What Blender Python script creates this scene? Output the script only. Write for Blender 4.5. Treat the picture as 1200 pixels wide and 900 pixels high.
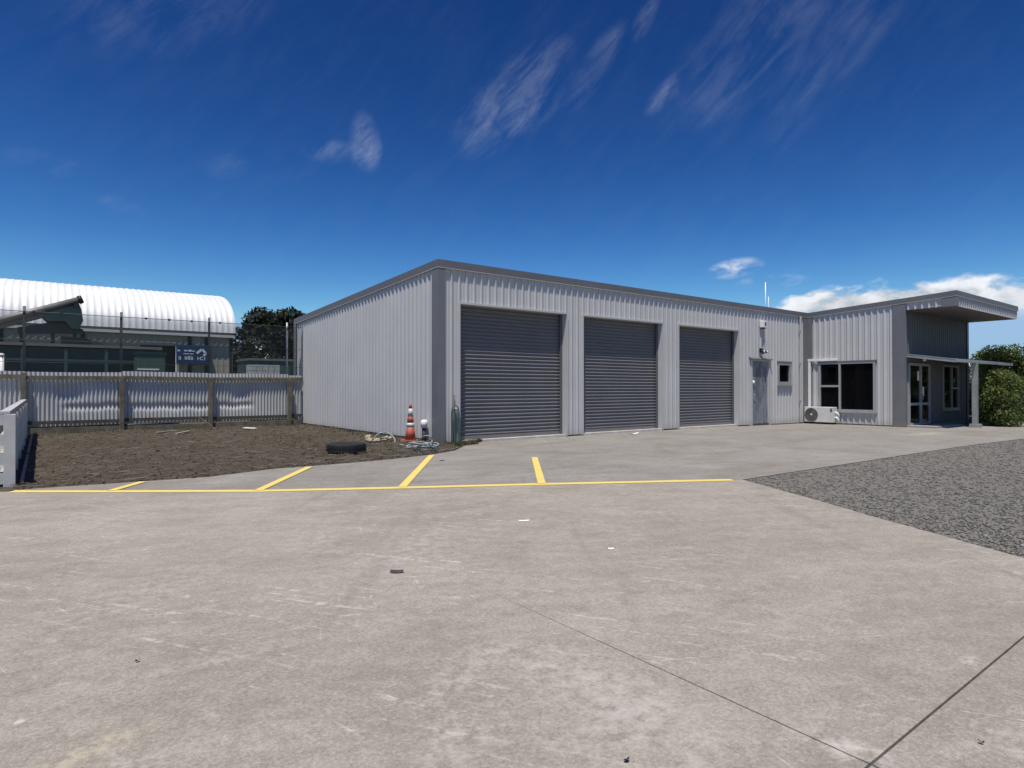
import bpy, math, random
import numpy as np
from mathutils import Vector, noise as mnoise

# ------------------------------------------------------------------ scene, camera, sky, sun
for o in list(bpy.data.objects):
    bpy.data.objects.remove(o)
S = bpy.context.scene
COL = S.collection
F, CX, CY, H = 723.0, 600.0, 450.0, 1.25        # pixel focal length / centre of the 1200x900 photo, eye height
HEAD = math.radians(37.273)                       # camera heading, clockwise from +Y
PIT = math.radians(0.396)
CAM = (-7.006, -11.897, H)
FX, FY = math.sin(HEAD), math.cos(HEAD)

cd = bpy.data.cameras.new('camera')
cd.sensor_width = 36; cd.lens = 36 * F / 1200
cd.clip_start = 0.05; cd.clip_end = 6000
cam = bpy.data.objects.new('camera', cd); COL.objects.link(cam)
cam.location = CAM; cam.rotation_euler = (math.radians(90) + PIT, 0, -HEAD)
S.camera = cam

SUN = Vector((-1.2, -1.0, 4.6)).normalized()     # towards the sun
sun_el = math.asin(SUN.z); sun_az = math.atan2(SUN.x, SUN.y)
sd = bpy.data.lights.new('sun', 'SUN'); sd.energy = 5.0; sd.angle = math.radians(0.53); sd.color = (1.0, 0.955, 0.875)
so = bpy.data.objects.new('sun', sd); COL.objects.link(so)
so.rotation_euler = (-SUN).to_track_quat('-Z', 'Y').to_euler(); so.location = (0, -10, 40)

S.view_settings.view_transform = 'Standard'; S.view_settings.look = 'None'
S.view_settings.gamma = 1; S.view_settings.exposure = 0.0
S.view_settings.use_curve_mapping = False


class NT:
    """tiny node-graph helper"""
    def __init__(s, tree):
        s.t = tree; s.n = tree.nodes; s.l = tree.links
    def new(s, ty, ins=None, **kw):
        nd = s.n.new(ty)
        for k, v in kw.items(): setattr(nd, k, v)
        for k, v in (ins or {}).items(): s.set(nd.inputs[k], v)
        return nd
    def set(s, sock, v):
        if hasattr(v, 'is_output'): s.l.new(v, sock)
        elif hasattr(v, 'outputs'): s.l.new(v.outputs[0], sock)
        else: sock.default_value = v
    def m(s, op, a, b=0.0, c=0.0, clamp=False):
        nd = s.new('ShaderNodeMath', operation=op, use_clamp=clamp)
        for i, v in enumerate((a, b, c)): s.set(nd.inputs[i], v)
        return nd.outputs[0]
    def ss(s, v, a, b, lo=0.0, hi=1.0):
        nd = s.new('ShaderNodeMapRange', interpolation_type='SMOOTHSTEP')
        for k, x in (('Value', v), ('From Min', a), ('From Max', b), ('To Min', lo), ('To Max', hi)): s.set(nd.inputs[k], x)
        return nd.outputs[0]
    def noise(s, vec, scale, detail=4.0, rough=0.55, dist=0.0):
        nd = s.new('ShaderNodeTexNoise', {'Vector': vec, 'Scale': scale, 'Detail': detail, 'Roughness': rough, 'Distortion': dist})
        return nd.outputs['Fac']
    def mapping(s, vec, scale=(1, 1, 1), rot=(0, 0, 0), loc=(0, 0, 0)):
        # turn first, then stretch along the turned axes
        if any(rot): vec = s.new('ShaderNodeMapping', {'Vector': vec, 'Rotation': rot}).outputs[0]
        return s.new('ShaderNodeMapping', {'Vector': vec, 'Scale': scale, 'Location': loc}).outputs[0]
    def mix(s, f, a, b, blend='MIX'):
        nd = s.new('ShaderNodeMix', data_type='RGBA', blend_type=blend)
        def c(v): return (v[0], v[1], v[2], 1.0) if isinstance(v, (tuple, list)) else v
        s.set(nd.inputs[0], f); s.set(nd.inputs[6], c(a)); s.set(nd.inputs[7], c(b))
        return nd.outputs[2]
    def comb(s, x, y, z=0.0):
        return s.new('ShaderNodeCombineXYZ', {'X': x, 'Y': y, 'Z': z}).outputs[0]


def sky_dir(px, py):
    az = math.atan((px - CX) / F); el = math.atan(((455 - py) / F) * math.cos(az))
    return az, el

W = bpy.data.worlds.new('World'); S.world = W; W.use_nodes = True
t = NT(W.node_tree); t.n.clear()
sk = t.new('ShaderNodeTexSky', sky_type='NISHITA', sun_disc=False)
sk.sun_elevation = sun_el; sk.sun_rotation = sun_az
sk.altitude = 0.0; sk.air_density = 1.0; sk.dust_density = 0.35; sk.ozone_density = 4.0
hs = t.new('ShaderNodeHueSaturation', {'Hue': 0.5, 'Saturation': 1.2, 'Value': 0.9, 'Color': sk.outputs[0]})
sc0 = t.new('ShaderNodeVectorMath', {0: hs.outputs[0], 1: (.1, .1, .1)}, operation='MULTIPLY')
gm = t.new('ShaderNodeGamma', {'Color': sc0.outputs[0], 'Gamma': 2.0})
cl = t.new('ShaderNodeVectorMath', {0: gm.outputs[0], 1: (.085, .172, .33)}, operation='MINIMUM')
skycol = t.new('ShaderNodeVectorMath', {0: cl.outputs[0], 1: (39., 30.5, 23.5)}, operation='MULTIPLY').outputs[0]
tc = t.new('ShaderNodeTexCoord').outputs['Generated']
sep = t.new('ShaderNodeSeparateXYZ', {'Vector': tc})
el = t.m('ARCSINE', sep.outputs['Z'])
# azimuth measured from the yard's long view towards the roller doors
xr = t.m('SUBTRACT', t.m('MULTIPLY', sep.outputs['X'], FY), t.m('MULTIPLY', sep.outputs['Y'], FX))
yr = t.m('ADD', t.m('MULTIPLY', sep.outputs['X'], FX), t.m('MULTIPLY', sep.outputs['Y'], FY))
az = t.m('ARCTAN2', xr, yr)
ae = t.comb(az, el)
def blob(px, py, rx, ry, rot, amp):
    a, e = sky_dir(px, py)
    dx = t.m('SUBTRACT', az, a); dy = t.m('SUBTRACT', el, e)
    c, s_ = math.cos(rot), math.sin(rot)
    u = t.m('ADD', t.m('MULTIPLY', dx, c / rx * F), t.m('MULTIPLY', dy, s_ / rx * F))
    v = t.m('ADD', t.m('MULTIPLY', dx, -s_ / ry * F), t.m('MULTIPLY', dy, c / ry * F))
    r2 = t.m('ADD', t.m('MULTIPLY', u, u), t.m('MULTIPLY', v, v))
    return t.m('MULTIPLY', t.m('POWER', t.m('SUBTRACT', 1.0, r2, clamp=True), 1.3), amp)
R = math.radians
wisps = [(603, 118, 95, 42, R(35), .75), (697, 78, 60, 18, R(50), .5), (428, 166, 20, 34, R(10), .95), (395, 178, 50, 14, R(0), .45),
         (758, 14, 30, 12, R(60), .5), (778, 110, 30, 12, R(40), .5), (880, 60, 130, 60, R(35), .24), (265, 195, 26, 14, R(20), .22),
         (140, 240, 28, 9, R(-10), .2), (1000, 40, 170, 30, R(45), .18), (50, 190, 34, 14, R(0), .18), (200, 10, 120, 40, R(20), .2)]
mask = None
for w in wisps:
    b = blob(*w)
    mask = b if mask is None else t.m('ADD', mask, b)
mask = t.m('ADD', mask, 0.035)
cn = t.noise(t.mapping(ae, (9, 34, 1), (0, 0, R(-42))), 1.0, 10, 0.66, 0.5)
cn2 = t.noise(ae, 11, 6, 0.6, 0.4)
cirrus = t.m('MULTIPLY', t.ss(t.m('ADD', t.m('MULTIPLY', cn, .65), t.m('MULTIPLY', cn2, .35)), 0.38, 0.80), mask, clamp=True)
# cumulus bank low in the sky
n1 = t.noise(t.mapping(ae, (1, 1.9, 1)), 22, 10, 0.56, 0.25)
n2 = t.noise(t.mapping(ae, (1, 2.4, 1), (0, 0, 0), (3, 1, 0)), 9, 5, 0.5)
top = t.m('ADD', t.ss(az, 0.27, 0.47, 0.045, 0.128), t.m('MULTIPLY', t.m('SUBTRACT', n2, 0.5), 0.05))
bot = t.ss(az, 0.27, 0.42, 0.0, 0.098)
dtop = t.m('SUBTRACT', t.m('ADD', top, t.m('MULTIPLY', n1, 0.045)), el)
bank = t.m('MULTIPLY', t.ss(dtop, 0.004, 0.022), t.ss(t.m('SUBTRACT', t.m('ADD', el, t.m('MULTIPLY', t.m('SUBTRACT', n1, .5), .05)), bot), -0.012, 0.022), clamp=True)
bank = t.m('MULTIPLY', bank, t.ss(n1, 0.28, 0.52, 0.45, 1.0), clamp=True)
puff = t.m('MULTIPLY', t.m('ADD', blob(862, 314, 32, 12, R(6), .7), blob(905, 330, 40, 9, 0, .35)), t.ss(n1, 0.38, 0.66), clamp=True)
cum = t.m('MAXIMUM', bank, puff)
shade = t.m('ADD', t.ss(dtop, 0.0, 0.05, 0.28, 0.0), t.ss(n1, 0.34, 0.66, 0.48, 0.95))
cumcol = t.new('ShaderNodeVectorMath', {0: (8.3, 8.6, 9.1)}, operation='SCALE'); t.set(cumcol.inputs['Scale'], shade)
c1 = t.mix(t.m('MULTIPLY', cirrus, 0.50), skycol, (7.0, 7.6, 8.6))
c2 = t.mix(cum, c1, cumcol.outputs[0])
bg = t.new('ShaderNodeBackground', {'Color': c2, 'Strength': 0.1})
ow = t.new('ShaderNodeOutputWorld'); t.l.new(bg.outputs[0], ow.inputs[0])

# ------------------------------------------------------------------ helpers
rnd = random.Random(7)
nrng = np.random.default_rng(11)

def ray(px, py):
    r = (px - CX) / F; u = -(py - CY) / F
    f = math.cos(PIT) - u * math.sin(PIT); z = u * math.cos(PIT) + math.sin(PIT)
    return (r * FY + f * FX, -r * FX + f * FY, z)
def ground(px, py, z=0.0):
    d = ray(px, py); k = (z - CAM[2]) / d[2]
    return (CAM[0] + d[0] * k, CAM[1] + d[1] * k, z)
def onY(px, py, Y):
    d = ray(px, py); k = (Y - CAM[1]) / d[1]
    return (CAM[0] + d[0] * k, Y, CAM[2] + d[2] * k)
def onX(px, py, X):
    d = ray(px, py); k = (X - CAM[0]) / d[0]
    return (X, CAM[1] + d[1] * k, CAM[2] + d[2] * k)
def sst(a, b, x):
    k = min(1, max(0, (x - a) / (b - a))); return k * k * (3 - 2 * k)
def gz(x):                                  # the yard falls a little towards the office
    return -0.07 * sst(8, 16.5, x)

ROOT = {}
class MB:
    def __init__(s): s.v = []; s.f = []
    def add(s, vs, fs):
        n = len(s.v); s.v += [tuple(v) for v in vs]; s.f += [tuple(i + n for i in f) for f in fs]; return s
    def quad(s, a, b, c, d): return s.add([a, b, c, d], [(0, 1, 2, 3)])
    def box(s, x0, x1, y0, y1, z0, z1):
        return s.add([(x0, y0, z0), (x1, y0, z0), (x1, y1, z0), (x0, y1, z0), (x0, y0, z1), (x1, y0, z1), (x1, y1, z1), (x0, y1, z1)],
                     [(0, 3, 2, 1), (4, 5, 6, 7), (0, 1, 5, 4), (1, 2, 6, 5), (2, 3, 7, 6), (3, 0, 4, 7)])
    def hexa(s, p):                          # 8 points: bottom 4, top 4
        return s.add(p, [(0, 3, 2, 1), (4, 5, 6, 7), (0, 1, 5, 4), (1, 2, 6, 5), (2, 3, 7, 6), (3, 0, 4, 7)])
    def tube(s, pts, r, n=8, caps=True):
        pts = [Vector(p) for p in pts]; rs = r if isinstance(r, (list, tuple)) else [r] * len(pts)
        base = len(s.v); up = Vector((0, 0, 1)); prev = None
        for i, p in enumerate(pts):
            d = (pts[min(i + 1, len(pts) - 1)] - pts[max(i - 1, 0)]).normalized()
            if prev is None:
                a = d.cross(up) if abs(d.z) < .95 else d.cross(Vector((1, 0, 0)))
            else:
                a = prev - d * prev.dot(d)
            a.normalize(); prev = a; b = d.cross(a)
            for k in range(n):
                th = 2 * math.pi * k / n
                s.v.append(tuple(p + (a * math.cos(th) + b * math.sin(th)) * rs[i]))
        for i in range(len(pts) - 1):
            for k in range(n):
                k2 = (k + 1) % n
                s.f.append((base + i * n + k, base + i * n + k2, base + (i + 1) * n + k2, base + (i + 1) * n + k))
        if caps:
            s.f.append(tuple(base + k for k in range(n))[::-1]); e = base + (len(pts) - 1) * n
            s.f.append(tuple(e + k for k in range(n)))
        return s
    def lathe(s, prof, c, n=24, axis='z', caps=True):  # prof: (r, h)
        base = len(s.v)
        for r, h in prof:
            for k in range(n):
                th = 2 * math.pi * k / n; a, b = r * math.cos(th), r * math.sin(th)
                p = {'z': (a, b, h), 'x': (h, a, b), 'y': (a, h, b)}[axis]
                s.v.append((c[0] + p[0], c[1] + p[1], c[2] + p[2]))
        m = len(prof)
        for i in range(m - 1):
            for k in range(n):
                k2 = (k + 1) % n
                s.f.append((base + i * n + k, base + i * n + k2, base + (i + 1) * n + k2, base + (i + 1) * n + k))
        if caps:
            if prof[0][0] > 1e-4: s.f.append(tuple(base + k for k in range(n))[::-1])
            if prof[-1][0] > 1e-4: s.f.append(tuple(base + (m - 1) * n + k for k in range(n)))
        return s
    def prism(s, poly, z0, z1):
        n = len(poly)
        z0f = z0 if callable(z0) else (lambda x, y: z0); z1f = z1 if callable(z1) else (lambda x, y: z1)
        vs = [(x, y, z0f(x, y)) for x, y in poly] + [(x, y, z1f(x, y)) for x, y in poly]
        return s.add(vs, [tuple(range(n))[::-1], tuple(range(n, 2 * n))] + [(i, (i + 1) % n, n + (i + 1) % n, n + i) for i in range(n)])
    def build(s, name, mat, parent=None, smooth=False, bevel=0, weld=False):
        me = bpy.data.meshes.new(name); v = np.array(s.v, dtype=float)
        if parent is not None:
            L = ROOT[parent]; loc = (0, 0, 0)
        else:
            lo, hi = v.min(0), v.max(0); L = ((lo[0] + hi[0]) / 2, (lo[1] + hi[1]) / 2, lo[2]); loc = L
        me.from_pydata((v - np.array(L)).tolist(), [], s.f); me.update()
        if smooth: me.polygons.foreach_set('use_smooth', [True] * len(me.polygons))
        o = bpy.data.objects.new(name, me); COL.objects.link(o); o.location = loc
        if mat: me.materials.append(mat)
        if bevel:
            b = o.modifiers.new('bevel', 'BEVEL'); b.width = bevel; b.segments = 2; b.limit_method = 'ANGLE'
        ROOT[o] = L
        if parent is not None: o.parent = parent
        return o

def fast_mesh(name, verts, faces, mat, parent=None, smooth=False):
    """verts (n,3) array, faces (m,k) array"""
    m = MB(); me = bpy.data.meshes.new(name); v = np.asarray(verts, dtype=np.float32)
    if parent is not None: L = ROOT[parent]; loc = (0, 0, 0)
    else:
        lo, hi = v.min(0), v.max(0); L = (float(lo[0] + hi[0]) / 2, float(lo[1] + hi[1]) / 2, float(lo[2])); loc = L
    v = v - np.array(L, dtype=np.float32); fs = np.asarray(faces, dtype=np.int32); k = fs.shape[1]
    me.vertices.add(len(v)); me.vertices.foreach_set('co', v.ravel())
    me.loops.add(fs.size); me.loops.foreach_set('vertex_index', fs.ravel())
    me.polygons.add(len(fs)); me.polygons.foreach_set('loop_start', np.arange(0, fs.size, k, dtype=np.int32))
    if smooth: me.polygons.foreach_set('use_smooth', np.ones(len(fs), dtype=bool))
    me.update(calc_edges=True); me.validate()
    o = bpy.data.objects.new(name, me); COL.objects.link(o); o.location = loc; me.materials.append(mat)
    ROOT[o] = L
    if parent is not None: o.parent = parent
    return o

def thing(name, loc, label, cat, group=None):
    o = bpy.data.objects.new(name, None); COL.objects.link(o); o.location = loc; ROOT[o] = tuple(loc)
    o.empty_display_size = 0.2
    return tag(o, label, cat, group)
def tag(o, label=None, cat=None, group=None, kind=None):
    if label: o['label'] = label
    if cat: o['category'] = cat
    if group: o['group'] = group
    if kind: o['kind'] = kind
    return o
def struct(o, label=None):
    o['kind'] = 'structure'
    if label: o['label'] = label
    return o
def clone(o, parent, d):
    c = o.copy(); COL.objects.link(c); c.parent = parent
    c.location = (o.location[0] + d[0], o.location[1] + d[1], o.location[2] + d[2])
    ROOT[c] = ROOT[o]
    return c

def lerp_n(prof, pitch, s):
    u = s % pitch
    for (a, na), (b, nb) in zip(prof, prof[1:]):
        if a <= u <= b: return na + (nb - na) * (u - a) / (b - a) if b > a else na
    return 0.0
TRAP = [(0, 0), (.038, 0), (.046, .006), (.060, .006), (.068, 0), (.112, 0), (.127, .034), (.146, .034), (.204, 0)]
PITCH = 0.204
def ribbed(m, A, D, Lg, N, z0, z1, holes=(), prof=TRAP, pitch=PITCH, off=0.0):
    """ribbed steel sheet: start A(x,y), direction D, length Lg, outward normal N, z0/z1 numbers or f(s); holes (s0,s1,z0,z1)"""
    z0f = z0 if callable(z0) else (lambda s: z0); z1f = z1 if callable(z1) else (lambda s: z1)
    st = {0.0, Lg}
    for h in holes: st.update((max(0, h[0]), min(Lg, h[1])))
    k = 0
    while k * pitch - off < Lg:
        for u, _ in prof:
            q = k * pitch + u - off
            if 0 < q < Lg: st.add(round(q, 5))
        k += 1
    st = sorted(st)
    P = lambda s, z: (A[0] + D[0] * s + N[0] * lerp_n(prof, pitch, s + off), A[1] + D[1] * s + N[1] * lerp_n(prof, pitch, s + off), z)
    for a, b in zip(st, st[1:]):
        if b - a < 1e-4: continue
        mid = (a + b) / 2
        zs = [(None, None)]
        hs = sorted([h for h in holes if h[0] < mid < h[1]], key=lambda h: h[2])
        cur0, cur1 = z0f(a), z0f(b)
        for h in hs:
            if h[2] > cur0 + 1e-3: m.quad(P(a, cur0), P(b, cur1), P(b, h[2]), P(a, h[2]))
            cur0 = cur1 = h[3]
        m.quad(P(a, cur0), P(b, cur1), P(b, z1f(b)), P(a, z1f(a)))
    return m

# ------------------------------------------------------------------ materials
def mat_base(name):
    m = bpy.data.materials.new(name); m.use_nodes = True; t = NT(m.node_tree); t.n.clear()
    bs = t.new('ShaderNodeBsdfPrincipled'); out = t.new('ShaderNodeOutputMaterial'); t.l.new(bs.outputs[0], out.inputs[0])
    pos = t.new('ShaderNodeNewGeometry').outputs['Position']
    return m, t, bs, pos
def paint(name, c, rough=.5, metal=0.0, var=.12, scale=3.0, bump=0.0, streak=0.0, spec=.5, dirt=None, dirt_h=.35):
    m, t, bs, pos = mat_base(name)
    n = t.noise(pos, scale, 6, .6)
    n2 = t.noise(t.mapping(pos, (9, 9, .5)), 1.0, 4, .6)
    d = tuple(x * (1 - var) for x in c); l = tuple(min(1, x * (1 + var)) for x in c)
    col = t.mix(t.ss(n, .3, .7), d, l)
    if streak: col = t.mix(t.m('MULTIPLY', t.ss(n2, .52, .75), streak), col, tuple(x * .55 for x in c))
    if dirt:
        z = t.new('ShaderNodeSeparateXYZ', {'Vector': pos}).outputs['Z']
        col = t.mix(t.m('MULTIPLY', t.ss(t.m('ADD', z, t.m('MULTIPLY', n, .3)), dirt_h, .1), .6), col, dirt)
    t.set(bs.inputs['Base Color'], col); t.set(bs.inputs['Roughness'], t.ss(n, .2, .8, rough - .07, rough + .07))
    bs.inputs['Metallic'].default_value = metal; bs.inputs['Specular IOR Level'].default_value = spec
    if bump:
        b = t.new('ShaderNodeBump', {'Height': t.noise(pos, scale * 14, 5, .6), 'Strength': bump, 'Distance': .01}); t.l.new(b.outputs[0], bs.inputs['Normal'])
    return m
def island(name, cols, rough=.8, transl=0.0, bump=0):
    """colour picked per loose piece"""
    m, t, bs, pos = mat_base(name)
    g = t.new('ShaderNodeNewGeometry').outputs['Random Per Island']
    cr = t.new('ShaderNodeValToRGB', {'Fac': g}); e = cr.color_ramp.elements
    e[0].position = 0; e[0].color = (*cols[0], 1); e[1].position = 1; e[1].color = (*cols[-1], 1)
    for i, c in enumerate(cols[1:-1]):
        q = e.new((i + 1) / (len(cols) - 1)); q.color = (*c, 1)
    t.set(bs.inputs['Base Color'], cr.outputs[0]); bs.inputs['Roughness'].default_value = rough
    bs.inputs['Specular IOR Level'].default_value = .3
    if transl:
        tr = t.new('ShaderNodeBsdfTranslucent', {'Color': cr.outputs[0]}); mx = t.new('ShaderNodeMixShader', {0: transl})
        t.l.new(bs.outputs[0], mx.inputs[1]); t.l.new(tr.outputs[0], mx.inputs[2])
        t.l.new(mx.outputs[0], [n for n in t.n if n.type == 'OUTPUT_MATERIAL'][0].inputs[0])
    return m

M = {}
M['clad'] = paint('cladding_grey', (.49, .482, .47), .42, 0, .04, .8, streak=.07, dirt=(.33, .31, .28), dirt_h=.42)
M['flash'] = paint('flashing_grey', (.155, .156, .163), .45, 0, .07, 1.5, dirt=(.22, .17, .12), dirt_h=.3)
M['fascia'] = paint('fascia_grey', (.135, .132, .138), .5, 0, .07, 1.2)
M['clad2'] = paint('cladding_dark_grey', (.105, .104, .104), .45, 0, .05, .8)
M['lip'] = paint('gutter_lip', (.40, .39, .385), .45, 0, .06, 2)
M['curtain'] = paint('roller_steel', (.15, .146, .148), .38, 0, .06, 1.1, streak=.12, dirt=(.20, .19, .175), dirt_h=.35)
M['guide'] = paint('guide_steel', (.10, .105, .12), .45, 0, .08, 2)
M['sill'] = paint('door_sill', (.50, .46, .42), .7, 0, .15, 4)
M['alu'] = paint('window_aluminium', (.36, .37, .37), .4, .15, .06, 3)
M['glassd'] = paint('dark_glass', (.003, .003, .0035), .06, 0, .1, 1, spec=.14)
M['doorp'] = None
M['soffit'] = paint('soffit', (.145, .135, .125), .7, 0, .08, 2)
M['roof'] = paint('roof_steel', (.30, .31, .33), .45, 0, .06, 1)
M['white'] = paint('white_plastic', (.80, .79, .76), .4, 0, .05, 5)
M['whitep'] = paint('white_painted_timber', (.46, .455, .445), .55, 0, .08, 5, streak=.2)
M['acwhite'] = paint('unit_casing', (.62, .61, .58), .45, 0, .06, 5)
M['acdark'] = paint('unit_grille', (.13, .125, .12), .5, 0, .1, 8)
M['black'] = paint('black_plastic', (.012, .012, .013), .5, 0, .2, 6)
M['rubber'] = paint('old_rubber', (.014, .013, .013), .75, 0, .3, 9, bump=.3)
M['orange'] = paint('cone_orange', (.36, .085, .05), .6, 0, .18, 9)
M['conewhite'] = paint('cone_collar', (.52, .52, .53), .5, 0, .12, 12)
M['hoseb'] = paint('hose_blue', (.33, .38, .39), .45, 0, .12, 8)
M['hoseg'] = paint('hose_green', (.06, .10, .095), .45, 0, .15, 8)
M['edge'] = paint('pale_edging', (.30, .26, .20), .85, 0, .3, 6)
M['timber'] = paint('weathered_timber', (.135, .115, .085), .85, 0, .3, 6, bump=.4, streak=.35)
M['timberd'] = paint('dark_timber', (.07, .062, .05), .85, 0, .3, 6, bump=.4, streak=.35)
M['iron'] = paint('corrugated_iron', (.47, .465, .45), .42, .05, .08, 1.6, streak=.15)
M['pole'] = paint('fence_pole', (.055, .057, .06), .5, .3, .1, 5)
M['polel'] = paint('galvanised_pole', (.33, .34, .34), .45, .4, .1, 5)
M['wire'] = paint('netting_wire', (.045, .055, .055), .6, .2, .1, 5)
M['shedroof'] = paint('shed_roof_white', (.70, .70, .69), .5, 0, .04, .6)
M['shedwall'] = paint('shed_wall', (.36, .33, .25), .7, 0, .12, .7, streak=.25)
M['sheddark'] = paint('shed_shade_and_columns', (.018, .019, .018), .8, 0, .2, 1)  # dark columns, and painted shade inside the shed openings
M['gutter'] = paint('shed_gutter', (.52, .52, .49), .5, 0, .06, 1)
M['green'] = paint('machine_green', (.012, .040, .032), .45, 0, .15, 1.5)
M['green2'] = paint('machine_green_faded', (.045, .085, .068), .55, 0, .18, 1.5)
M['agrey'] = paint('auger_grey', (.19, .18, .15), .5, .2, .12, 2)
M['signblue'] = paint('sign_blue', (.012, .035, .10), .4, 0, .08, 2)
M['signwhite'] = paint('sign_white', (.62, .68, .72), .5, 0, .05, 2)
M['concb'] = paint('concrete_block', (.30, .28, .25), .85, 0, .15, 6, bump=.3)
M['trunk'] = paint('bark', (.07, .055, .04), .9, 0, .3, 8, bump=.5)
M['brick'] = paint('pallet_goods', (.44, .45, .44), .7, 0, .12, 6)
M['galv'] = paint('galvanised_steel', (.42, .43, .43), .4, .5, .08, 5)
M['leafdark'] = island('conifer_foliage', [(.010, .014, .008), (.02, .028, .014), (.035, .042, .02), (.016, .02, .012)], .8, .1)
M['hedge'] = island('hedge_foliage', [(.045, .07, .018), (.085, .13, .028), (.13, .17, .042), (.065, .095, .026), (.21, .20, .07)], .6, .22)
M['weed'] = island('weed_foliage', [(.05, .075, .02), (.08, .10, .03), (.12, .11, .045), (.15, .12, .06)], .8, .2)
M['stone'] = island('gravel_stone', [(.10, .094, .084), (.15, .141, .127), (.185, .175, .158), (.13, .122, .11), (.25, .237, .217)], .8)
M['rubble'] = island('pale_rubble', [(.25, .2, .14), (.36, .30, .22), (.30, .27, .22)], .85)
M['clod'] = island('soil_clod', [(.032, .024, .017), (.075, .059, .044), (.118, .095, .072), (.055, .043, .032), (.20, .165, .125)], .95)
M['twig'] = island('dry_twig', [(.06, .046, .036), (.11, .088, .066), (.22, .185, .14), (.04, .031, .025)], .9)
M['rubbleboard'] = paint('bleached_board', (.34, .30, .25), .85, 0, .3, 14, bump=.3)
M['litter'] = paint('dead_leaf', (.05, .045, .04), .8, 0, .3, 30)
M['paper'] = paint('paper_scrap', (.75, .74, .72), .7, 0, .05, 10)

# worn personnel door
m, tn, bs, pos = mat_base('worn_door_paint')
n = tn.noise(tn.mapping(pos, (3, 3, 1.6)), 1.0, 7, .62, .6)
n2 = tn.noise(tn.mapping(pos, (14, 14, 1.2)), 1.0, 5, .6)
col = tn.mix(tn.ss(n, .36, .66), (.115, .13, .145), (.26, .275, .29))
col = tn.mix(tn.m('MULTIPLY', tn.ss(n2, .55, .75), .55), col, (.10, .085, .075))
tn.set(bs.inputs['Base Color'], col); bs.inputs['Roughness'].default_value = .5
M['doorp'] = m

# yellow line paint, worn through in places
m, tn, bs, pos = mat_base('yellow_line_paint')
n = tn.noise(pos, 22, 8, .7); n2 = tn.noise(pos, 3.5, 5, .6)
wear = tn.ss(tn.m('ADD', tn.m('MULTIPLY', n, .6), tn.m('MULTIPLY', n2, .4)), .50, .62)
tn.set(bs.inputs['Base Color'], tn.mix(tn.m('MULTIPLY', wear, .55), (.72, .55, .13), (.46, .40, .28)))
bs.inputs['Roughness'].default_value = .7
M['yellow'] = m

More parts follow.
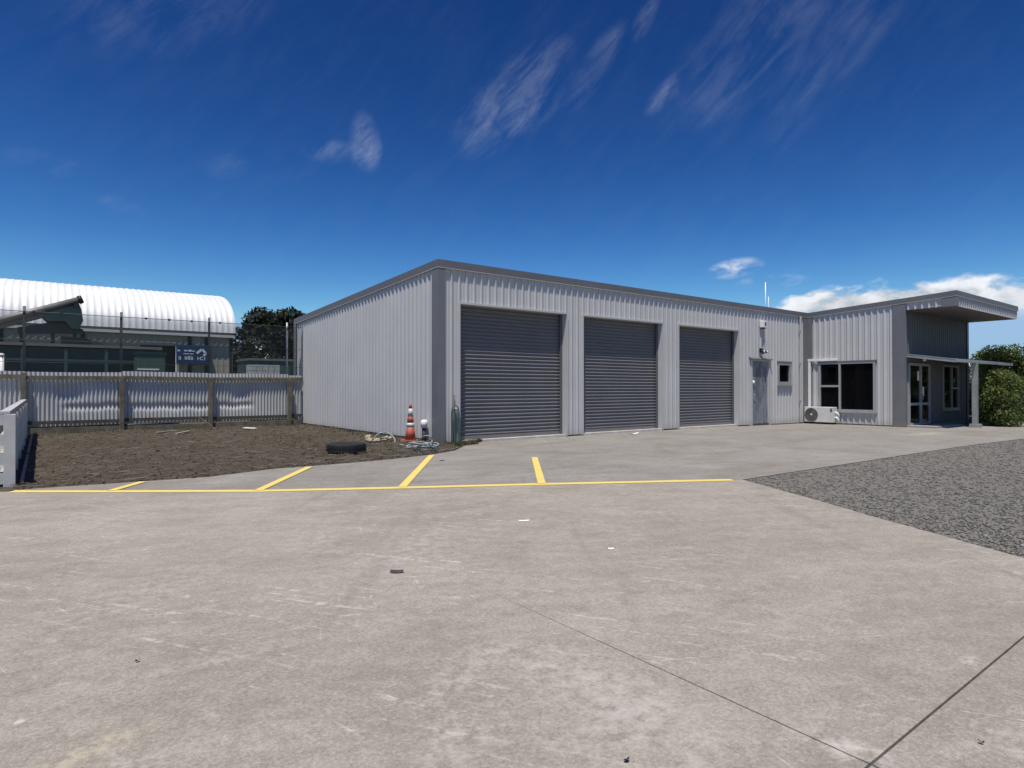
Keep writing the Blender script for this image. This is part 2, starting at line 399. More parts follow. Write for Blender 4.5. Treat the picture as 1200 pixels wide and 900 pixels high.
def concrete(name, dark, light, scuff, scuff_col, extra=(), tint=None, seed=0.0):
    m, t, bs, pos = mat_base(name)
    pos = t.mapping(pos, loc=(seed, seed * .7, 0))
    big = t.noise(pos, .5, 6, .6, .6)
    mid = t.noise(t.mapping(pos, (1, 2.2, 1), (0, 0, R(25))), 1.7, 9, .68)
    m14 = t.noise(pos, 13, 7, .72); fine = t.noise(pos, 55, 5, .75); grit = t.noise(pos, 190, 3, .8)
    f = t.m('ADD', t.m('ADD', t.m('MULTIPLY', big, .20), t.m('MULTIPLY', mid, .28)), t.m('ADD', t.m('MULTIPLY', m14, .26), t.m('MULTIPLY', fine, .26)))
    col = t.mix(t.ss(f, .40, .61), dark, light)
    g = t.m('MULTIPLY', t.ss(grit, .25, .75, .74, 1.26), t.ss(fine, .3, .7, .86, 1.12))
    sc = t.new('ShaderNodeVectorMath', {0: col}, operation='SCALE'); t.set(sc.inputs['Scale'], g); col = sc.outputs[0]
    if tint:
        tb = t.noise(t.mapping(pos, (.5, 1, 1)), .9, 7, .65, .8)
        col = t.mix(t.ss(tb, .45, .70, 0, .7), col, tint)
    # faint dark tyre sweeps
    tw = t.noise(t.mapping(pos, (.35, 3.2, 1), (0, 0, R(-52))), 1.0, 6, .6, .3)
    col = t.mix(t.ss(tw, .56, .72, 0, .35), col, tuple(x * .78 for x in dark))
    # tyre scuffs and scrape marks
    gate = t.ss(t.noise(pos, .8, 6, .65), .40, .60)
    for i, (rot, th, sx, sy) in enumerate(((R(57), .575, .9, 22), (R(25), .60, 1.6, 30), (R(110), .625, 1.2, 26), (R(75), .60, 3.0, 40))):
        s1 = t.noise(t.mapping(pos, (sx, sy, 1), (0, 0, rot), (i * 7, 3, 0)), 1.0, 6, .62, .15)
        s2 = t.m('MULTIPLY', t.ss(s1, th, th + .09), t.ss(m14, .40, .60))
        col = t.mix(t.m('MULTIPLY', t.m('MULTIPLY', s2, gate), scuff), col, scuff_col)
    # pale worn laitance
    pn = t.m('MULTIPLY', t.ss(t.noise(pos, 1.3, 10, .74, .5), .55, .74), t.ss(m14, .42, .66))
    col = t.mix(t.m('MULTIPLY', pn, scuff), col, scuff_col)
    # chips and pinholes
    vo = t.new('ShaderNodeTexVoronoi', {'Vector': pos, 'Scale': 2.6, 'Randomness': 1.0})
    spot = t.ss(t.m('ADD', vo.outputs['Distance'], t.m('MULTIPLY', t.m('SUBTRACT', m14, .5), .14)), .05, .01)
    col = t.mix(t.m('MULTIPLY', spot, .4), col, tuple(x * .5 for x in dark))
    vo = t.new('ShaderNodeTexVoronoi', {'Vector': t.mapping(pos, loc=(5, 2, 0)), 'Scale': 1.5, 'Randomness': 1.0})
    spot = t.ss(t.m('ADD', vo.outputs['Distance'], t.m('MULTIPLY', t.m('SUBTRACT', m14, .5), .12)), .04, .008)
    col = t.mix(t.m('MULTIPLY', spot, .8), col, scuff_col)
    for (x, y, rx, ry, rot, c, amp) in extra:
        mp = t.mapping(t.new('ShaderNodeVectorMath', {0: pos, 1: (x + seed, y + seed * .7, 0)}, operation='SUBTRACT').outputs[0], (1, 1, 0), (0, 0, -rot))
        mp = t.new('ShaderNodeVectorMath', {0: mp, 1: (1 / rx, 1 / ry, 0)}, operation='MULTIPLY').outputs[0]
        ln = t.new('ShaderNodeVectorMath', {0: mp}, operation='LENGTH').outputs['Value']
        k = t.m('MULTIPLY', t.ss(t.m('ADD', ln, t.m('MULTIPLY', t.m('SUBTRACT', mid, .5), 2.2)), 1.15, .1), t.ss(m14, .36, .66))
        col = t.mix(t.m('MULTIPLY', k, amp), col, c)
    t.set(bs.inputs['Base Color'], col); bs.inputs['Roughness'].default_value = .9; bs.inputs['Specular IOR Level'].default_value = .2
    hb = t.m('ADD', t.m('MULTIPLY', grit, .6), t.m('MULTIPLY', fine, .9))
    b = t.new('ShaderNodeBump', {'Height': hb, 'Strength': .45, 'Distance': .006}); t.l.new(b.outputs[0], bs.inputs['Normal'])
    return m
pale = (.45, .415, .375)
xd = []
for px, py, rx, ry, rot, c, amp in [(1085, 506.5, 1.6, .35, R(0), (.46, .38, .30), .8), (556, 527, .55, .14, R(-5), (.10, .085, .055), .8), (640, 520, .9, .25, R(8), (.14, .12, .10), .5), (760, 515, 1.4, .3, 0, (.14, .125, .105), .45), (900, 505, 2.2, .3, 0, (.16, .135, .10), .5), (985, 502, 1.6, .25, R(90), (.15, .13, .10), .6)]:
    q = ground(px, py); xd.append((q[0], q[1], rx, ry, rot, c, amp))
ex = []
for px, py, rx, ry, rot, c, amp in [(95, 884, .26, .08, R(20), (.46, .41, .30), .75), (690, 800, .75, .30, R(100), pale, .6), (1015, 885, .35, .10, R(95), (.50, .46, .41), .7),
                                    (1135, 773, .08, .05, 0, (.55, .52, .48), .9), (720, 850, .4, .25, 0, pale, .45), (820, 880, .4, .08, R(20), pale, .5), (985, 785, .3, .2, 0, (.17, .15, .13), .5),
                                    (490, 640, 1.0, .35, R(40), pale, .35), (180, 690, 1.0, .3, R(40), pale, .3), (540, 790, .4, .15, R(30), pale, .5), (270, 770, .5, .06, R(-5), pale, .6), (530, 870, .25, .15, R(40), pale, .6)]:
    q = ground(px, py); ex.append((q[0], q[1], rx, ry, rot, c, amp))
M['conc'] = concrete('yard_concrete', (.230, .204, .170), (.352, .317, .271), .7, (.54, .50, .445), ex)
M['drive'] = concrete('drive_concrete', (.195, .180, .158), (.305, .286, .256), .4, (.46, .44, .39), xd, (.20, .168, .142), 31.0)

def rough_ground(name, cols, scale, bump, bdist=.04):
    m, t, bs, pos = mat_base(name)
    a = t.noise(pos, scale, 8, .7); b = t.noise(pos, scale * .13, 5, .6, .5)
    vo = t.new('ShaderNodeTexVoronoi', {'Vector': pos, 'Scale': scale * 4.5}).outputs['Color']
    vs = t.new('ShaderNodeSeparateColor', {'Color': vo}).outputs[0]
    col = t.mix(t.ss(a, .32, .68), cols[0], cols[1]); col = t.mix(t.ss(b, .42, .64), col, cols[2])
    col = t.mix(t.ss(vs, .55, 1.0, 0, .3), col, cols[3])
    t.set(bs.inputs['Base Color'], col); bs.inputs['Roughness'].default_value = .95; bs.inputs['Specular IOR Level'].default_value = .15
    h = t.m('ADD', t.m('MULTIPLY', a, .8), t.m('MULTIPLY', vs, .2))
    bp = t.new('ShaderNodeBump', {'Height': h, 'Strength': bump, 'Distance': bdist}); t.l.new(bp.outputs[0], bs.inputs['Normal'])
    return m
M['gravel'] = rough_ground('gravel_bed', [(.125, .116, .102), (.185, .173, .154), (.15, .137, .118), (.235, .222, .20)], 14, .45, .010)
M['dirt'] = rough_ground('bare_soil', [(.048, .037, .027), (.108, .087, .066), (.066, .052, .039), (.175, .145, .112)], 6, 1.0, .05)
M['field'] = rough_ground('far_field', [(.07, .075, .035), (.11, .11, .055), (.09, .09, .05), (.13, .12, .07)], 1.5, .4)

# ------------------------------------------------------------------ ground, yard, gravel, soil
g = MB(); R0 = 2500
g.quad((-R0, -R0, -.16), (R0, -R0, -.16), (R0, R0, -.16), (-R0, R0, -.16))
struct(g.build('ground', M['field']))

YL = [(-7.30, -2.28), (-6.34, -3.01), (-4.9, -4.06), (-3.39, -4.90), (-1.78, -5.76), (.48, -7.02)]
GE = [(.62, -7.08), (.03, -8.2), (-.61, -9.34), (-1.25, -10.56), (-2.6, -13.2), (-5.6, -19), (-9, -30)]
DE = [(-7.3, -2.12), (-6.5, -2.22), (-5.8, -2.29), (-5.14, -2.36), (-4.17, -2.02), (-3.2, -2.02), (-2.26, -1.95), (-1.2, -1.72), (-.45, -1.35), (-.05, -.95), (.3, -.55), (.75, -.42), (1.3, .3)]
def pl(P, x):
    P = sorted(P)
    if x <= P[0][0]: return P[0][1]
    for (a, ya), (b, yb) in zip(P, P[1:]):
        if x <= b: return ya + (yb - ya) * (x - a) / (b - a)
    return P[-1][1]
near_poly = [(-30, 8.6), (-7.45, 8.6), (-7.45, -2.2)] + YL + GE + [(-30, -30)]
def clip(poly, a, b, c):                      # keep a*x+b*y<=c
    out = []
    for p, q in zip(poly, poly[1:] + poly[:1]):
        dp, dq = a * p[0] + b * p[1] - c, a * q[0] + b * q[1] - c
        if dp <= 0: out.append(p)
        if dp * dq < 0:
            k = dp / (dp - dq); out.append((p[0] + (q[0] - p[0]) * k, p[1] + (q[1] - p[1]) * k))
    return out
yard = thing('concrete_yard', (-6, -8, 0), None, None); struct(yard)
JX, JY, G_ = -4.81, -10.98, .005
for sx in (0, 1):
    p = clip(near_poly, *((1, 0, JX - G_) if sx == 0 else (-1, 0, -(JX + G_))))
    MB().prism(clip(p, 0, 1, JY - G_), -.15, 0.0).build('slab', M['conc'], yard)
p = clip(near_poly, 0, -1, -(JY + G_)); q = []
for u, w in zip(p, p[1:] + p[:1]):                # sawn joint that runs out half way up the slab
    q.append(u)
    if abs(u[1] - (JY + G_)) < 1e-6 and abs(w[1] - (JY + G_)) < 1e-6:
        sl = [(JX - .0045, JY + G_), (JX - .0035, JY + .9), (JX - .0005, -8.1), (JX + .0035, JY + .9), (JX + .0045, JY + G_)]
        q += sl if u[0] < w[0] else sl[::-1]
MB().prism(q, -.15, 0.0).build('slab', M['conc'], yard)
MB().box(JX - .02, JX + .02, -30, -8.0, -.2, -.012).build('joint_filler', M['guide'], yard)
MB().box(-20, -1.6, JY - .0035, JY + .0035, -.2, -.010).build('joint_filler', M['guide'], yard)

def strips(xs, lo, hi, zf, ny=1):
    m = MB()
    for a, b in zip(xs, xs[1:]):
        la, lb, ha, hb = lo(a), lo(b), hi(a), hi(b)
        for j in range(ny):
            u, v = j / ny, (j + 1) / ny
            m.quad((a, la + (ha - la) * u, zf(a)), (b, lb + (hb - lb) * u, zf(b)), (b, lb + (hb - lb) * v, zf(b)), (a, la + (ha - la) * v, zf(a)))
    return m
xs = sorted(set([round(-7.28 + .1 * i, 3) for i in range(90)] + [1.7 + .5 * i for i in range(70)] + [p[0] for p in YL + DE if p[0] > -7.28]))
drive = strips(xs, lambda x: (pl(YL, x) if x < .48 else pl([(.48, -7.02), (.62, -7.08), (14, -7.25), (40, -7.6)], x)), lambda x: pl(DE, x), gz).build('driveway', M['drive'])
struct(drive)
gs = [-9 + .4 * i for i in range(25)] + [.62] + [1 + .6 * i for i in range(70)]
gs = sorted(set(gs))
gravel = strips(gs, lambda x: -32, lambda x: (pl(GE, x) if x < .62 else pl([(.62, -7.08), (14, -7.25), (40, -7.6)], x)) + .0, lambda x: gz(x) - .008, 1).build('gravel', M['gravel'])
struct(gravel)

def rocks(n, gen, size):
    """n small faceted stones: positions from gen(i)->(x,y,z), size(i)->radius"""
    base = np.array([(1, 0, 0), (-1, 0, 0), (0, 1, 0), (0, -1, 0), (0, 0, 1), (0, 0, -1)], float)
    fc = np.array([(0, 2, 4), (2, 1, 4), (1, 3, 4), (3, 0, 4), (2, 0, 5), (1, 2, 5), (3, 1, 5), (0, 3, 5)])
    V, Fs = [], []
    for i in range(n):
        p = gen(i); r = size(i)
        b = base * (nrng.uniform(.55, 1.25, (6, 1))) * r * np.array([nrng.uniform(.7, 1.3), nrng.uniform(.7, 1.3), nrng.uniform(.35, .75)])
        b += nrng.uniform(-.25, .25, (6, 3)) * r
        a = rnd.uniform(0, 6.28); c, s = math.cos(a), math.sin(a)
        b = b @ np.array([[c, s, 0], [-s, c, 0], [0, 0, 1]])
        V.append(b + np.array(p)); Fs.append(fc + 6 * i)
    return np.concatenate(V), np.concatenate(Fs)
def ggen(i):
    while True:
        d = 4 + 22 * rnd.random() ** 1.5; x_ = rnd.uniform(.15, .9)
        X, Y = CAM[0] + d * (FX + x_ * FY), CAM[1] + d * (FY - x_ * FX)
        top_ = (pl(GE, X) if X < .62 else pl([(.62, -7.08), (14, -7.25), (40, -7.6)], X))
        if Y < top_ - .03 + rnd.uniform(-.02, .10) * (rnd.random() < .25): return (X, Y, gz(X) - .002)
v, f = rocks(12000, ggen, lambda i: rnd.choice((.006, .008, .010, .013, .02)) * rnd.uniform(.7, 1.3))
tag(fast_mesh('gravel_stones', v, f, M['stone']), 'loose dark grey gravel stones covering the triangular patch by the yard', 'gravel', kind='stuff')

# bare soil behind the parking bays
def soil_z(x, y):
    e = y - pl(DE, x)
    k = sst(-.02, .5, e)
    h = .03 + .045 * (mnoise.noise((x * .7, y * .7, 3)) + .6 * mnoise.noise((x * 2.1, y * 2.1, 7)) + .35 * mnoise.noise((x * 6, y * 6, 1)))
    h += .05 * math.exp(-((y - 6.3 + .2 * x) / .35) ** 2) * (mnoise.noise((x * 1.5, y, 9)) + .5)
    return (-.03 if e < -.02 else 0) + .012 * (e >= -.02) + h * k * (1 if h > 0 else .4)
nx, ny = 104, 150
V = []; Fq = []
for j in range(ny + 1):
    for i in range(nx + 1):
        x = -7.45 + (7.45 + .02) * i / nx; yl = pl(DE, x) - .06
        y = yl + (8.95 - yl) * (j / ny) ** 1.25
        V.append((x, y, soil_z(x, y)))
for j in range(ny):
    for i in range(nx):
        a = j * (nx + 1) + i; Fq.append((a, a + 1, a + nx + 2, a + nx + 1))
struct(fast_mesh('soil', V, Fq, M['dirt'], smooth=True))
# weedy soil wedge in front of the wall corner
V = []; Fq = []
for i in range(40):
    x = .02 + 1.15 * i / 39; y0 = pl(DE, x) - .03
    for j in range(9):
        y = y0 + (.06 - y0) * j / 8
        V.append((x, y, .006 + .02 * sst(0, .3, y - y0) * (1 + mnoise.noise((x * 7, y * 7, 2)))))
for i in range(39):
    for j in range(8):
        a = i * 9 + j; Fq.append((a, a + 9, a + 10, a + 1))
struct(fast_mesh('soil', V, Fq, M['dirt'], smooth=True))
def dgen(i):
    while True:
        x = rnd.uniform(-7.3, -.03); y = pl(DE, x) + 10.8 * rnd.random() ** 1.6
        if y < 8.7 and y > pl(DE, x) - .06: return (x, y, max(soil_z(x, y), .0) + .004)
v, f = rocks(4200, dgen, lambda i: rnd.choice((.007, .009, .012, .018, .03)) * rnd.uniform(.6, 1.3))
tag(fast_mesh('soil_clods', v, f, M['clod']), 'brown clods and crumbs of earth strewn over the bare soil', 'soil', kind='stuff')
def sticks(n, gen, lmin, lmax, w, lift=.03):
    V, Fs = [], []
    for i in range(n):
        p = np.array(gen(i)); a = rnd.uniform(0, 6.28); L = rnd.uniform(lmin, lmax); ww = w * rnd.uniform(.5, 1.4)
        d = np.array((math.cos(a), math.sin(a), rnd.uniform(-.15, .25))) * L / 2; n_ = np.array((-math.sin(a), math.cos(a), 0)) * ww; u = np.array((0, 0, ww * 1.2))
        p = p + np.array((0, 0, rnd.uniform(.004, lift)))
        V += [p - d - n_, p - d + n_, p - d + u, p + d - n_, p + d + n_, p + d + u]
        b = 6 * i; Fs += [(b, b + 1, b + 4, b + 3), (b + 1, b + 2, b + 5, b + 4), (b + 2, b, b + 3, b + 5)]
    return np.array(V), np.array(Fs)
v, f = sticks(1500, dgen, .05, .28, .005)
tag(fast_mesh('dry_twigs', v, f, M['twig']), 'dry twigs, bark and straw scattered over the bare soil', 'twigs', kind='stuff')
def blades(n, gen, h, w):
    V, Fs = [], []
    for i in range(n):
        p = np.array(gen(i)); a = rnd.uniform(0, 6.28); hh = h * rnd.uniform(.4, 1.3); le = hh * rnd.uniform(.2, .9); b_ = rnd.uniform(0, 6.28)
        n_ = np.array((math.cos(a), math.sin(a), 0)) * w; l_ = np.array((math.cos(b_), math.sin(b_), 0)) * le
        V += [p - n_, p + n_, p + n_ * .8 + l_ * .4 + (0, 0, hh * .7), p - n_ * .8 + l_ * .4 + (0, 0, hh * .7), p + l_ + n_ * .1 + (0, 0, hh), p + l_ - n_ * .1 + (0, 0, hh)]
        q = 6 * i; Fs += [(q, q + 1, q + 2, q + 3), (q + 3, q + 2, q + 4, q + 5)]
    return np.array(V), np.array(Fs)
def wgen(i):
    k = i % 5
    if k < 2: x = rnd.uniform(0.0, 1.15); return (x, rnd.uniform(pl(DE, x) - .02, -.04), .01)
    if k == 2: x = rnd.uniform(-3, -.1); y = rnd.uniform(-1.5, 4)
    elif k == 3: x = -rnd.random() ** 2 * .8 - .08; y = rnd.uniform(-.8, 8.5)
    else: x = rnd.uniform(-7.2, -.1); y = 8.7 - rnd.random() ** 2 * 1.3
    if y < pl(DE, x): y = pl(DE, x) + .1
    return (x, y, soil_z(x, y))
v, f = blades(2600, wgen, .07, .006)
tag(fast_mesh('weeds', v, f, M['weed']), 'short green and dry weeds growing in the soil along the shed walls', 'weeds', kind='stuff')

# boards and sticks left on the soil by the iron fence
def plank(pa, pb, w, th, mt, nm, lab, cat):
    a, b = Vector(ground(*pa)), Vector(ground(*pb)); d = (b - a).normalized(); n_ = Vector((-d.y, d.x, 0)) * w / 2
    za, zb_ = max(0, soil_z(a.x, a.y)) + .03, max(0, soil_z(b.x, b.y)) + .03
    P_ = [(*(a - n_).xy, za), (*(b - n_).xy, zb_), (*(b + n_).xy, zb_), (*(a + n_).xy, za)]
    return tag(MB().hexa(P_ + [(x, y, z + th) for x, y, z in P_]).build(nm, mt), lab, cat)
plank((183, 510), (206, 508.5), .06, .02, M['rubbleboard'], 'broken_board', 'pale broken board lying on the soil before the iron fence', 'board')
plank((206, 511.5), (222, 509), .07, .03, M['rubbleboard'], 'board_offcut', 'short pale grey offcut next to the broken board on the soil', 'board')
plank((150, 500.5), (206, 497.5), .04, .03, M['brick'], 'white_batten', 'thin white batten along the foot of the iron fence', 'batten')
plank((286, 506), (300, 506), .2, .015, M['paper'], 'paper_sheet', 'scrap of white sheet on the soil near the fence corner post', 'scrap')
sa = onY(233, 489, 8.66); sb_ = ground(253, 505.5)
tag(MB().tube([sa, ((sa[0] + sb_[0]) / 2 + .03, (sa[1] + sb_[1]) / 2, (sa[2] + .05) / 2), (sb_[0], sb_[1], .04)], .018, 6).build('fallen_stick', M['timberd']), 'dark bent stick leaning against the foot of the iron fence', 'stick')

# painted lines
def line_poly(m, pts, w, z=.004):
    pts = [Vector((p[0], p[1])) for p in pts]; L_, R_ = [], []
    for i, p in enumerate(pts):
        d = (pts[min(i + 1, len(pts) - 1)] - pts[max(i - 1, 0)]).normalized(); n_ = Vector((-d.y, d.x)) * w / 2
        L_.append(p + n_); R_.append(p - n_)
    for i in range(len(pts) - 1):
        m.quad((*R_[i], z), (*R_[i + 1], z), (*L_[i + 1], z), (*L_[i], z))
    return m
def dens(pts, k=6):
    out = []
    for a, b in zip(pts, pts[1:]):
        out += [(a[0] + (b[0] - a[0]) * j / k, a[1] + (b[1] - a[1]) * j / k) for j in range(k)]
    return out + [pts[-1]]
line_poly(MB(), dens(YL), .15).build('painted_line', M['yellow'], yard)
for a, b in [((-6.34, -2.97), (-5.93, -2.36)), ((-4.9, -4.02), (-3.63, -2.16)), ((-3.39, -4.86), (-1.23, -1.84)), ((-1.80, -5.70), (.07, -3.27))]:
    line_poly(MB(), [a, b], .105, .008).build('painted_line', M['yellow'], yard)

# ------------------------------------------------------------------ the building
XW, YWF, XE, YB, YC = 16.23, -3.32, 22.3, 9.75, -4.80
ZL = lambda y: 3.93 - (.047 * y if y > 0 else .055 * y)          # underside of the fascia lip
bld = thing('commercial_building', (8, 2, 0), 'long grey ribbed steel garage with three roller doors and an office wing', 'building')
doors = [(.54, 3.80), (4.40, 7.63), (8.41, 11.56)]; ZD = 3.17
PD = (12.34, 13.49, 2.24); SW = (14.03, 14.93, 1.40, 2.18)
holes = [(a, b, -1, ZD) for a, b in doors] + [(PD[0], PD[1], -1, PD[2]), SW]
zb = lambda s: gz(s) + .035
ribbed(MB(), (0, 0), (1, 0), XW, (0, -1), zb, 3.98, holes, off=.02).build('front_wall', M['clad'], bld)
ribbed(MB(), (0, YB), (0, -1), YB, (-1, 0), .085, lambda s: ZL(YB - s) + .05, off=.06).build('side_wall', M['clad'], bld)
zw = gz(XW)
WW = (-.44, -2.41, .42, 2.20)                                     # wing side window
ribbed(MB(), (XW, 0), (0, -1), -YWF, (-1, 0), zw + .04, lambda s: ZL(-s) + .05, [(.44, 2.41, WW[2], WW[3])], off=.1).build('office_side_wall', M['clad'], bld)
ED = (16.47, 18.33, 2.12); EW = (19.64, 21.24, .46, 2.10)
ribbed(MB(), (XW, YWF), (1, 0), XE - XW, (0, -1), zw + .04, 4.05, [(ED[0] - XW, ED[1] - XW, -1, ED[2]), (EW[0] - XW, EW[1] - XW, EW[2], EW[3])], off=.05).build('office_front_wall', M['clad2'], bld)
ribbed(MB(), (XE, YWF), (0, 1), YB - YWF, (1, 0), zw + .04, lambda s: ZL(YWF + s) + .05).build('end_wall', M['clad'], bld)
ribbed(MB(), (XE, YB), (-1, 0), XE, (0, 1), .04, ZL(YB) + .05).build('rear_wall', M['clad'], bld)
MB().prism([(.02, .02), (XW + .02, .02), (XW + .02, YWF + .02), (XE - .02, YWF + .02), (XE - .02, YB - .02), (.02, YB - .02)], -.3, lambda x, y: gz(x) + .03).build('floor_slab', M['concb'], bld)
# interior lining so no daylight leaks through
# corner flashings
def flash(name, *bx):
    m = MB()
    for b in bx: m.box(*b)
    return m.build(name, M['flash'], bld)
flash('corner_flashing', (-.051, .135, -.051, -.046, .03, 3.93), (-.051, -.046, -.046, .22, .03, 3.92))
flash('corner_flashing', (-.051, -.046, YB - .22, YB + .046, .04, ZL(YB) + .0), (-.051, .12, YB + .046, YB + .051, .04, ZL(YB) + .0))
flash('corner_flashing', (15.80, XW - .046, -.051, -.046, zw, 3.93), (XW - .051, XW - .046, -.20, -.051, zw, 3.93))
flash('corner_flashing', (XW - .051, XW - .046, YWF - .046, -2.98, zw + .01, ZL(-3.0)), (XW - .051, XW + .05, YWF - .051, YWF - .046, zw + .01, 3.95))
flash('corner_flashing', (XE - .14, XE + .051, YWF - .051, YWF - .046, zw + .01, 3.88), (XE + .046, XE + .051, YWF - .046, YWF + .2, zw + .01, 3.95))
# roof and fascia
rf = MB()
rf.hexa([(-.015, -.015, ZL(0) + .06), (XE + .05, -.015, ZL(0) + .06), (XE + .05, YB + .05, ZL(YB) + .06), (-.015, YB + .05, ZL(YB) + .06),
         (-.015, -.015, ZL(0) + .15), (XE + .05, -.015, ZL(0) + .15), (XE + .05, YB + .05, ZL(YB) + .15), (-.015, YB + .05, ZL(YB) + .15)])
roof = rf.build('roof', M['roof'], bld)
rf = MB()
rf.hexa([(XW - .015, YC - .015, ZL(YC) + .06), (XE + .35, YC - .015, ZL(YC) + .06), (XE + .35, -.02, ZL(0) + .061), (XW - .015, -.02, ZL(0) + .061),
         (XW - .015, YC - .015, ZL(YC) + .15), (XE + .35, YC - .015, ZL(YC) + .15), (XE + .35, -.02, ZL(0) + .151), (XW - .015, -.02, ZL(0) + .151)])
rf.build('roof', M['roof'], bld)
FH = .185
def fascia(p, q, nrm, h=FH):
    (x0, y0), (x1, y1) = p, q; t0 = .07; z0, z1 = ZL(y0), ZL(y1)
    a = lambda o, z, pt: (pt[0] + nrm[0] * o, pt[1] + nrm[1] * o, z)
    f_ = MB().hexa([a(.03, z0 + .018, p), a(.03, z1 + .018, q), a(.055, z1 + .018, q), a(.055, z0 + .018, p), a(.03, z0 + h, p), a(.03, z1 + h, q), a(.055, z1 + h, q), a(.055, z0 + h, p)]).build('fascia', M['fascia'], bld)
    MB().hexa([a(.002, z0, p), a(.002, z1, q), a(.060, z1, q), a(.060, z0, p), a(.002, z0 + .016, p), a(.002, z1 + .016, q), a(.060, z1 + .016, q), a(.060, z0 + .016, p)]).build('lip', M['lip'], f_)
    return f_
fascia((-.056, 0), (XW - .05, 0), (0, -1))
fascia((0, -.029), (0, YB + .045), (-1, 0))
fascia((XW, -.0), (XW, YC - .029), (-1, 0))
fascia((XW - .056, YC), (XE + .406, YC), (0, -1))
fascia((XE + .35, YC - .029), (XE + .35, -.1), (1, 0))
# canopy skirt and soffit over the office front
ZS = 3.93
ribbed(MB(), (XW, YWF), (0, -1), YWF - YC - .34, (-1, 0), ZS - .04, lambda s: ZL(YWF - s) + .05, off=.02).build('canopy_skirt', M['clad'], bld)
flash('canopy_flashing', (XW - .051, XW - .046, YC - .046, YC + .36, ZS - .045, ZL(YC) - .02), (XW - .051, XW + .16, YC - .051, YC - .046, ZS - .045, ZL(YC) - .0))
ribbed(MB(), (XW + .15, YC), (1, 0), XE + .35 - XW - .15, (0, -1), ZS - .04, ZL(YC) + .05).build('canopy_skirt', M['clad'], bld)
ribbed(MB(), (XE + .35, YC), (0, 1), YWF - YC + .2, (1, 0), ZS - .04, lambda s: ZL(YC + s) + .05).build('canopy_skirt', M['clad'], bld)
MB().box(XW - .02, XE + .33, YC + .01, YWF - .005, ZS - .03, ZS - .01).build('soffit', M['soffit'], bld)
MB().box(XE + .01, XE + .33, YWF - .005, -.3, ZS - .03, ZS - .01).build('soffit', M['soffit'], bld)

# roller doors
RC = .20
def roller(x0, x1):
    x0s, x1s = x0 + .004, x1 - .004; z00 = gz((x0 + x1) / 2) + .05
    root = None
    m = MB(); p = .0885; prof = [(0, 0), (.010, .001), (.021, .026), (.034, .030), (.060, .012), (.080, .001)]
    zs = []; k = 0
    while z00 + .09 + k * p < ZD + .12:
        for u, dd in prof: zs.append((z00 + .09 + k * p + u, dd))
        k += 1
    for (za, da), (zb_, db) in zip(zs, zs[1:]):
        m.quad((x0s, RC - da, za), (x1s, RC - da, za), (x1s, RC - db, zb_), (x0s, RC - db, zb_))
    cur = m.build('roller_door', M['curtain'], bld)
    MB().box(x0s + .05, x1s - .05, RC - .035, RC + .01, z00 + .01, z00 + .092).build('bottom_rail', M['curtain'], cur)
    MB().box(x0s, x0s + .07, RC - .075, RC - .034, z00 - .01, ZD + .1).build('guide_rail', M['guide'], cur)
    MB().box(x1s - .07, x1s, RC - .075, RC - .034, z00 - .01, ZD + .1).build('guide_rail', M['guide'], cur)
    MB().box(x0s, x1s, -.02, RC + .05, z00 - .2, z00 + .004).build('sill', M['sill'], cur)
    m = MB()
    m.box(x0 - .045, x0 + .002, -.048, RC + .03, z00 - .03, ZD + .045)
    m.box(x1 - .002, x1 + .045, -.048, RC + .03, z00 - .03, ZD + .045)
    m.box(x0 + .002, x1 - .002, -.048, RC + .03, ZD - .002, ZD + .045)
    m.build('jamb', M['clad'], cur)
    return cur
for a, b in doors: roller(a, b)

# personnel door
z0 = gz(12.9)
pd = MB().box(PD[0] + .05, PD[1] - .05, .02, .06, z0 + .07, PD[2] - .04).build('door', M['doorp'], bld)
m = MB()
m.box(PD[0] - .03, PD[0] + .052, -.049, .08, z0, PD[2]); m.box(PD[1] - .052, PD[1] + .03, -.049, .08, z0, PD[2]); m.box(PD[0] + .052, PD[1] - .052, -.036, .08, PD[2] - .042, PD[2])
m.build('frame', M['clad'], pd)
MB().hexa([(PD[0] - .09, -.11, PD[2] + .0), (PD[1] + .09, -.11, PD[2] + .0), (PD[1] + .09, .0, PD[2] + .005), (PD[0] - .09, .0, PD[2] + .005),
           (PD[0] - .09, -.11, PD[2] + .035), (PD[1] + .09, -.11, PD[2] + .035), (PD[1] + .09, .0, PD[2] + .1), (PD[0] - .09, .0, PD[2] + .1)]).build('hood', M['flash'], pd)
MB().box(PD[0] + .0, PD[1] - .0, -.03, .1, z0 - .05, z0 + .065).build('threshold', M['timberd'], pd)
MB().lathe([(.0, -.055), (.045, -.05), (.06, -.03), (.06, 0)], (PD[0] + .19, .02, z0 + 1.50), 16, 'y').build('lock', M['white'], pd, smooth=True)
MB().tube([(PD[0] + .17, -.0, z0 + 1.08), (PD[0] + .17, -.04, z0 + 1.08), (PD[0] + .27, -.04, z0 + 1.07)], .011, 8).build('handle', M['galv'], pd, smooth=True)

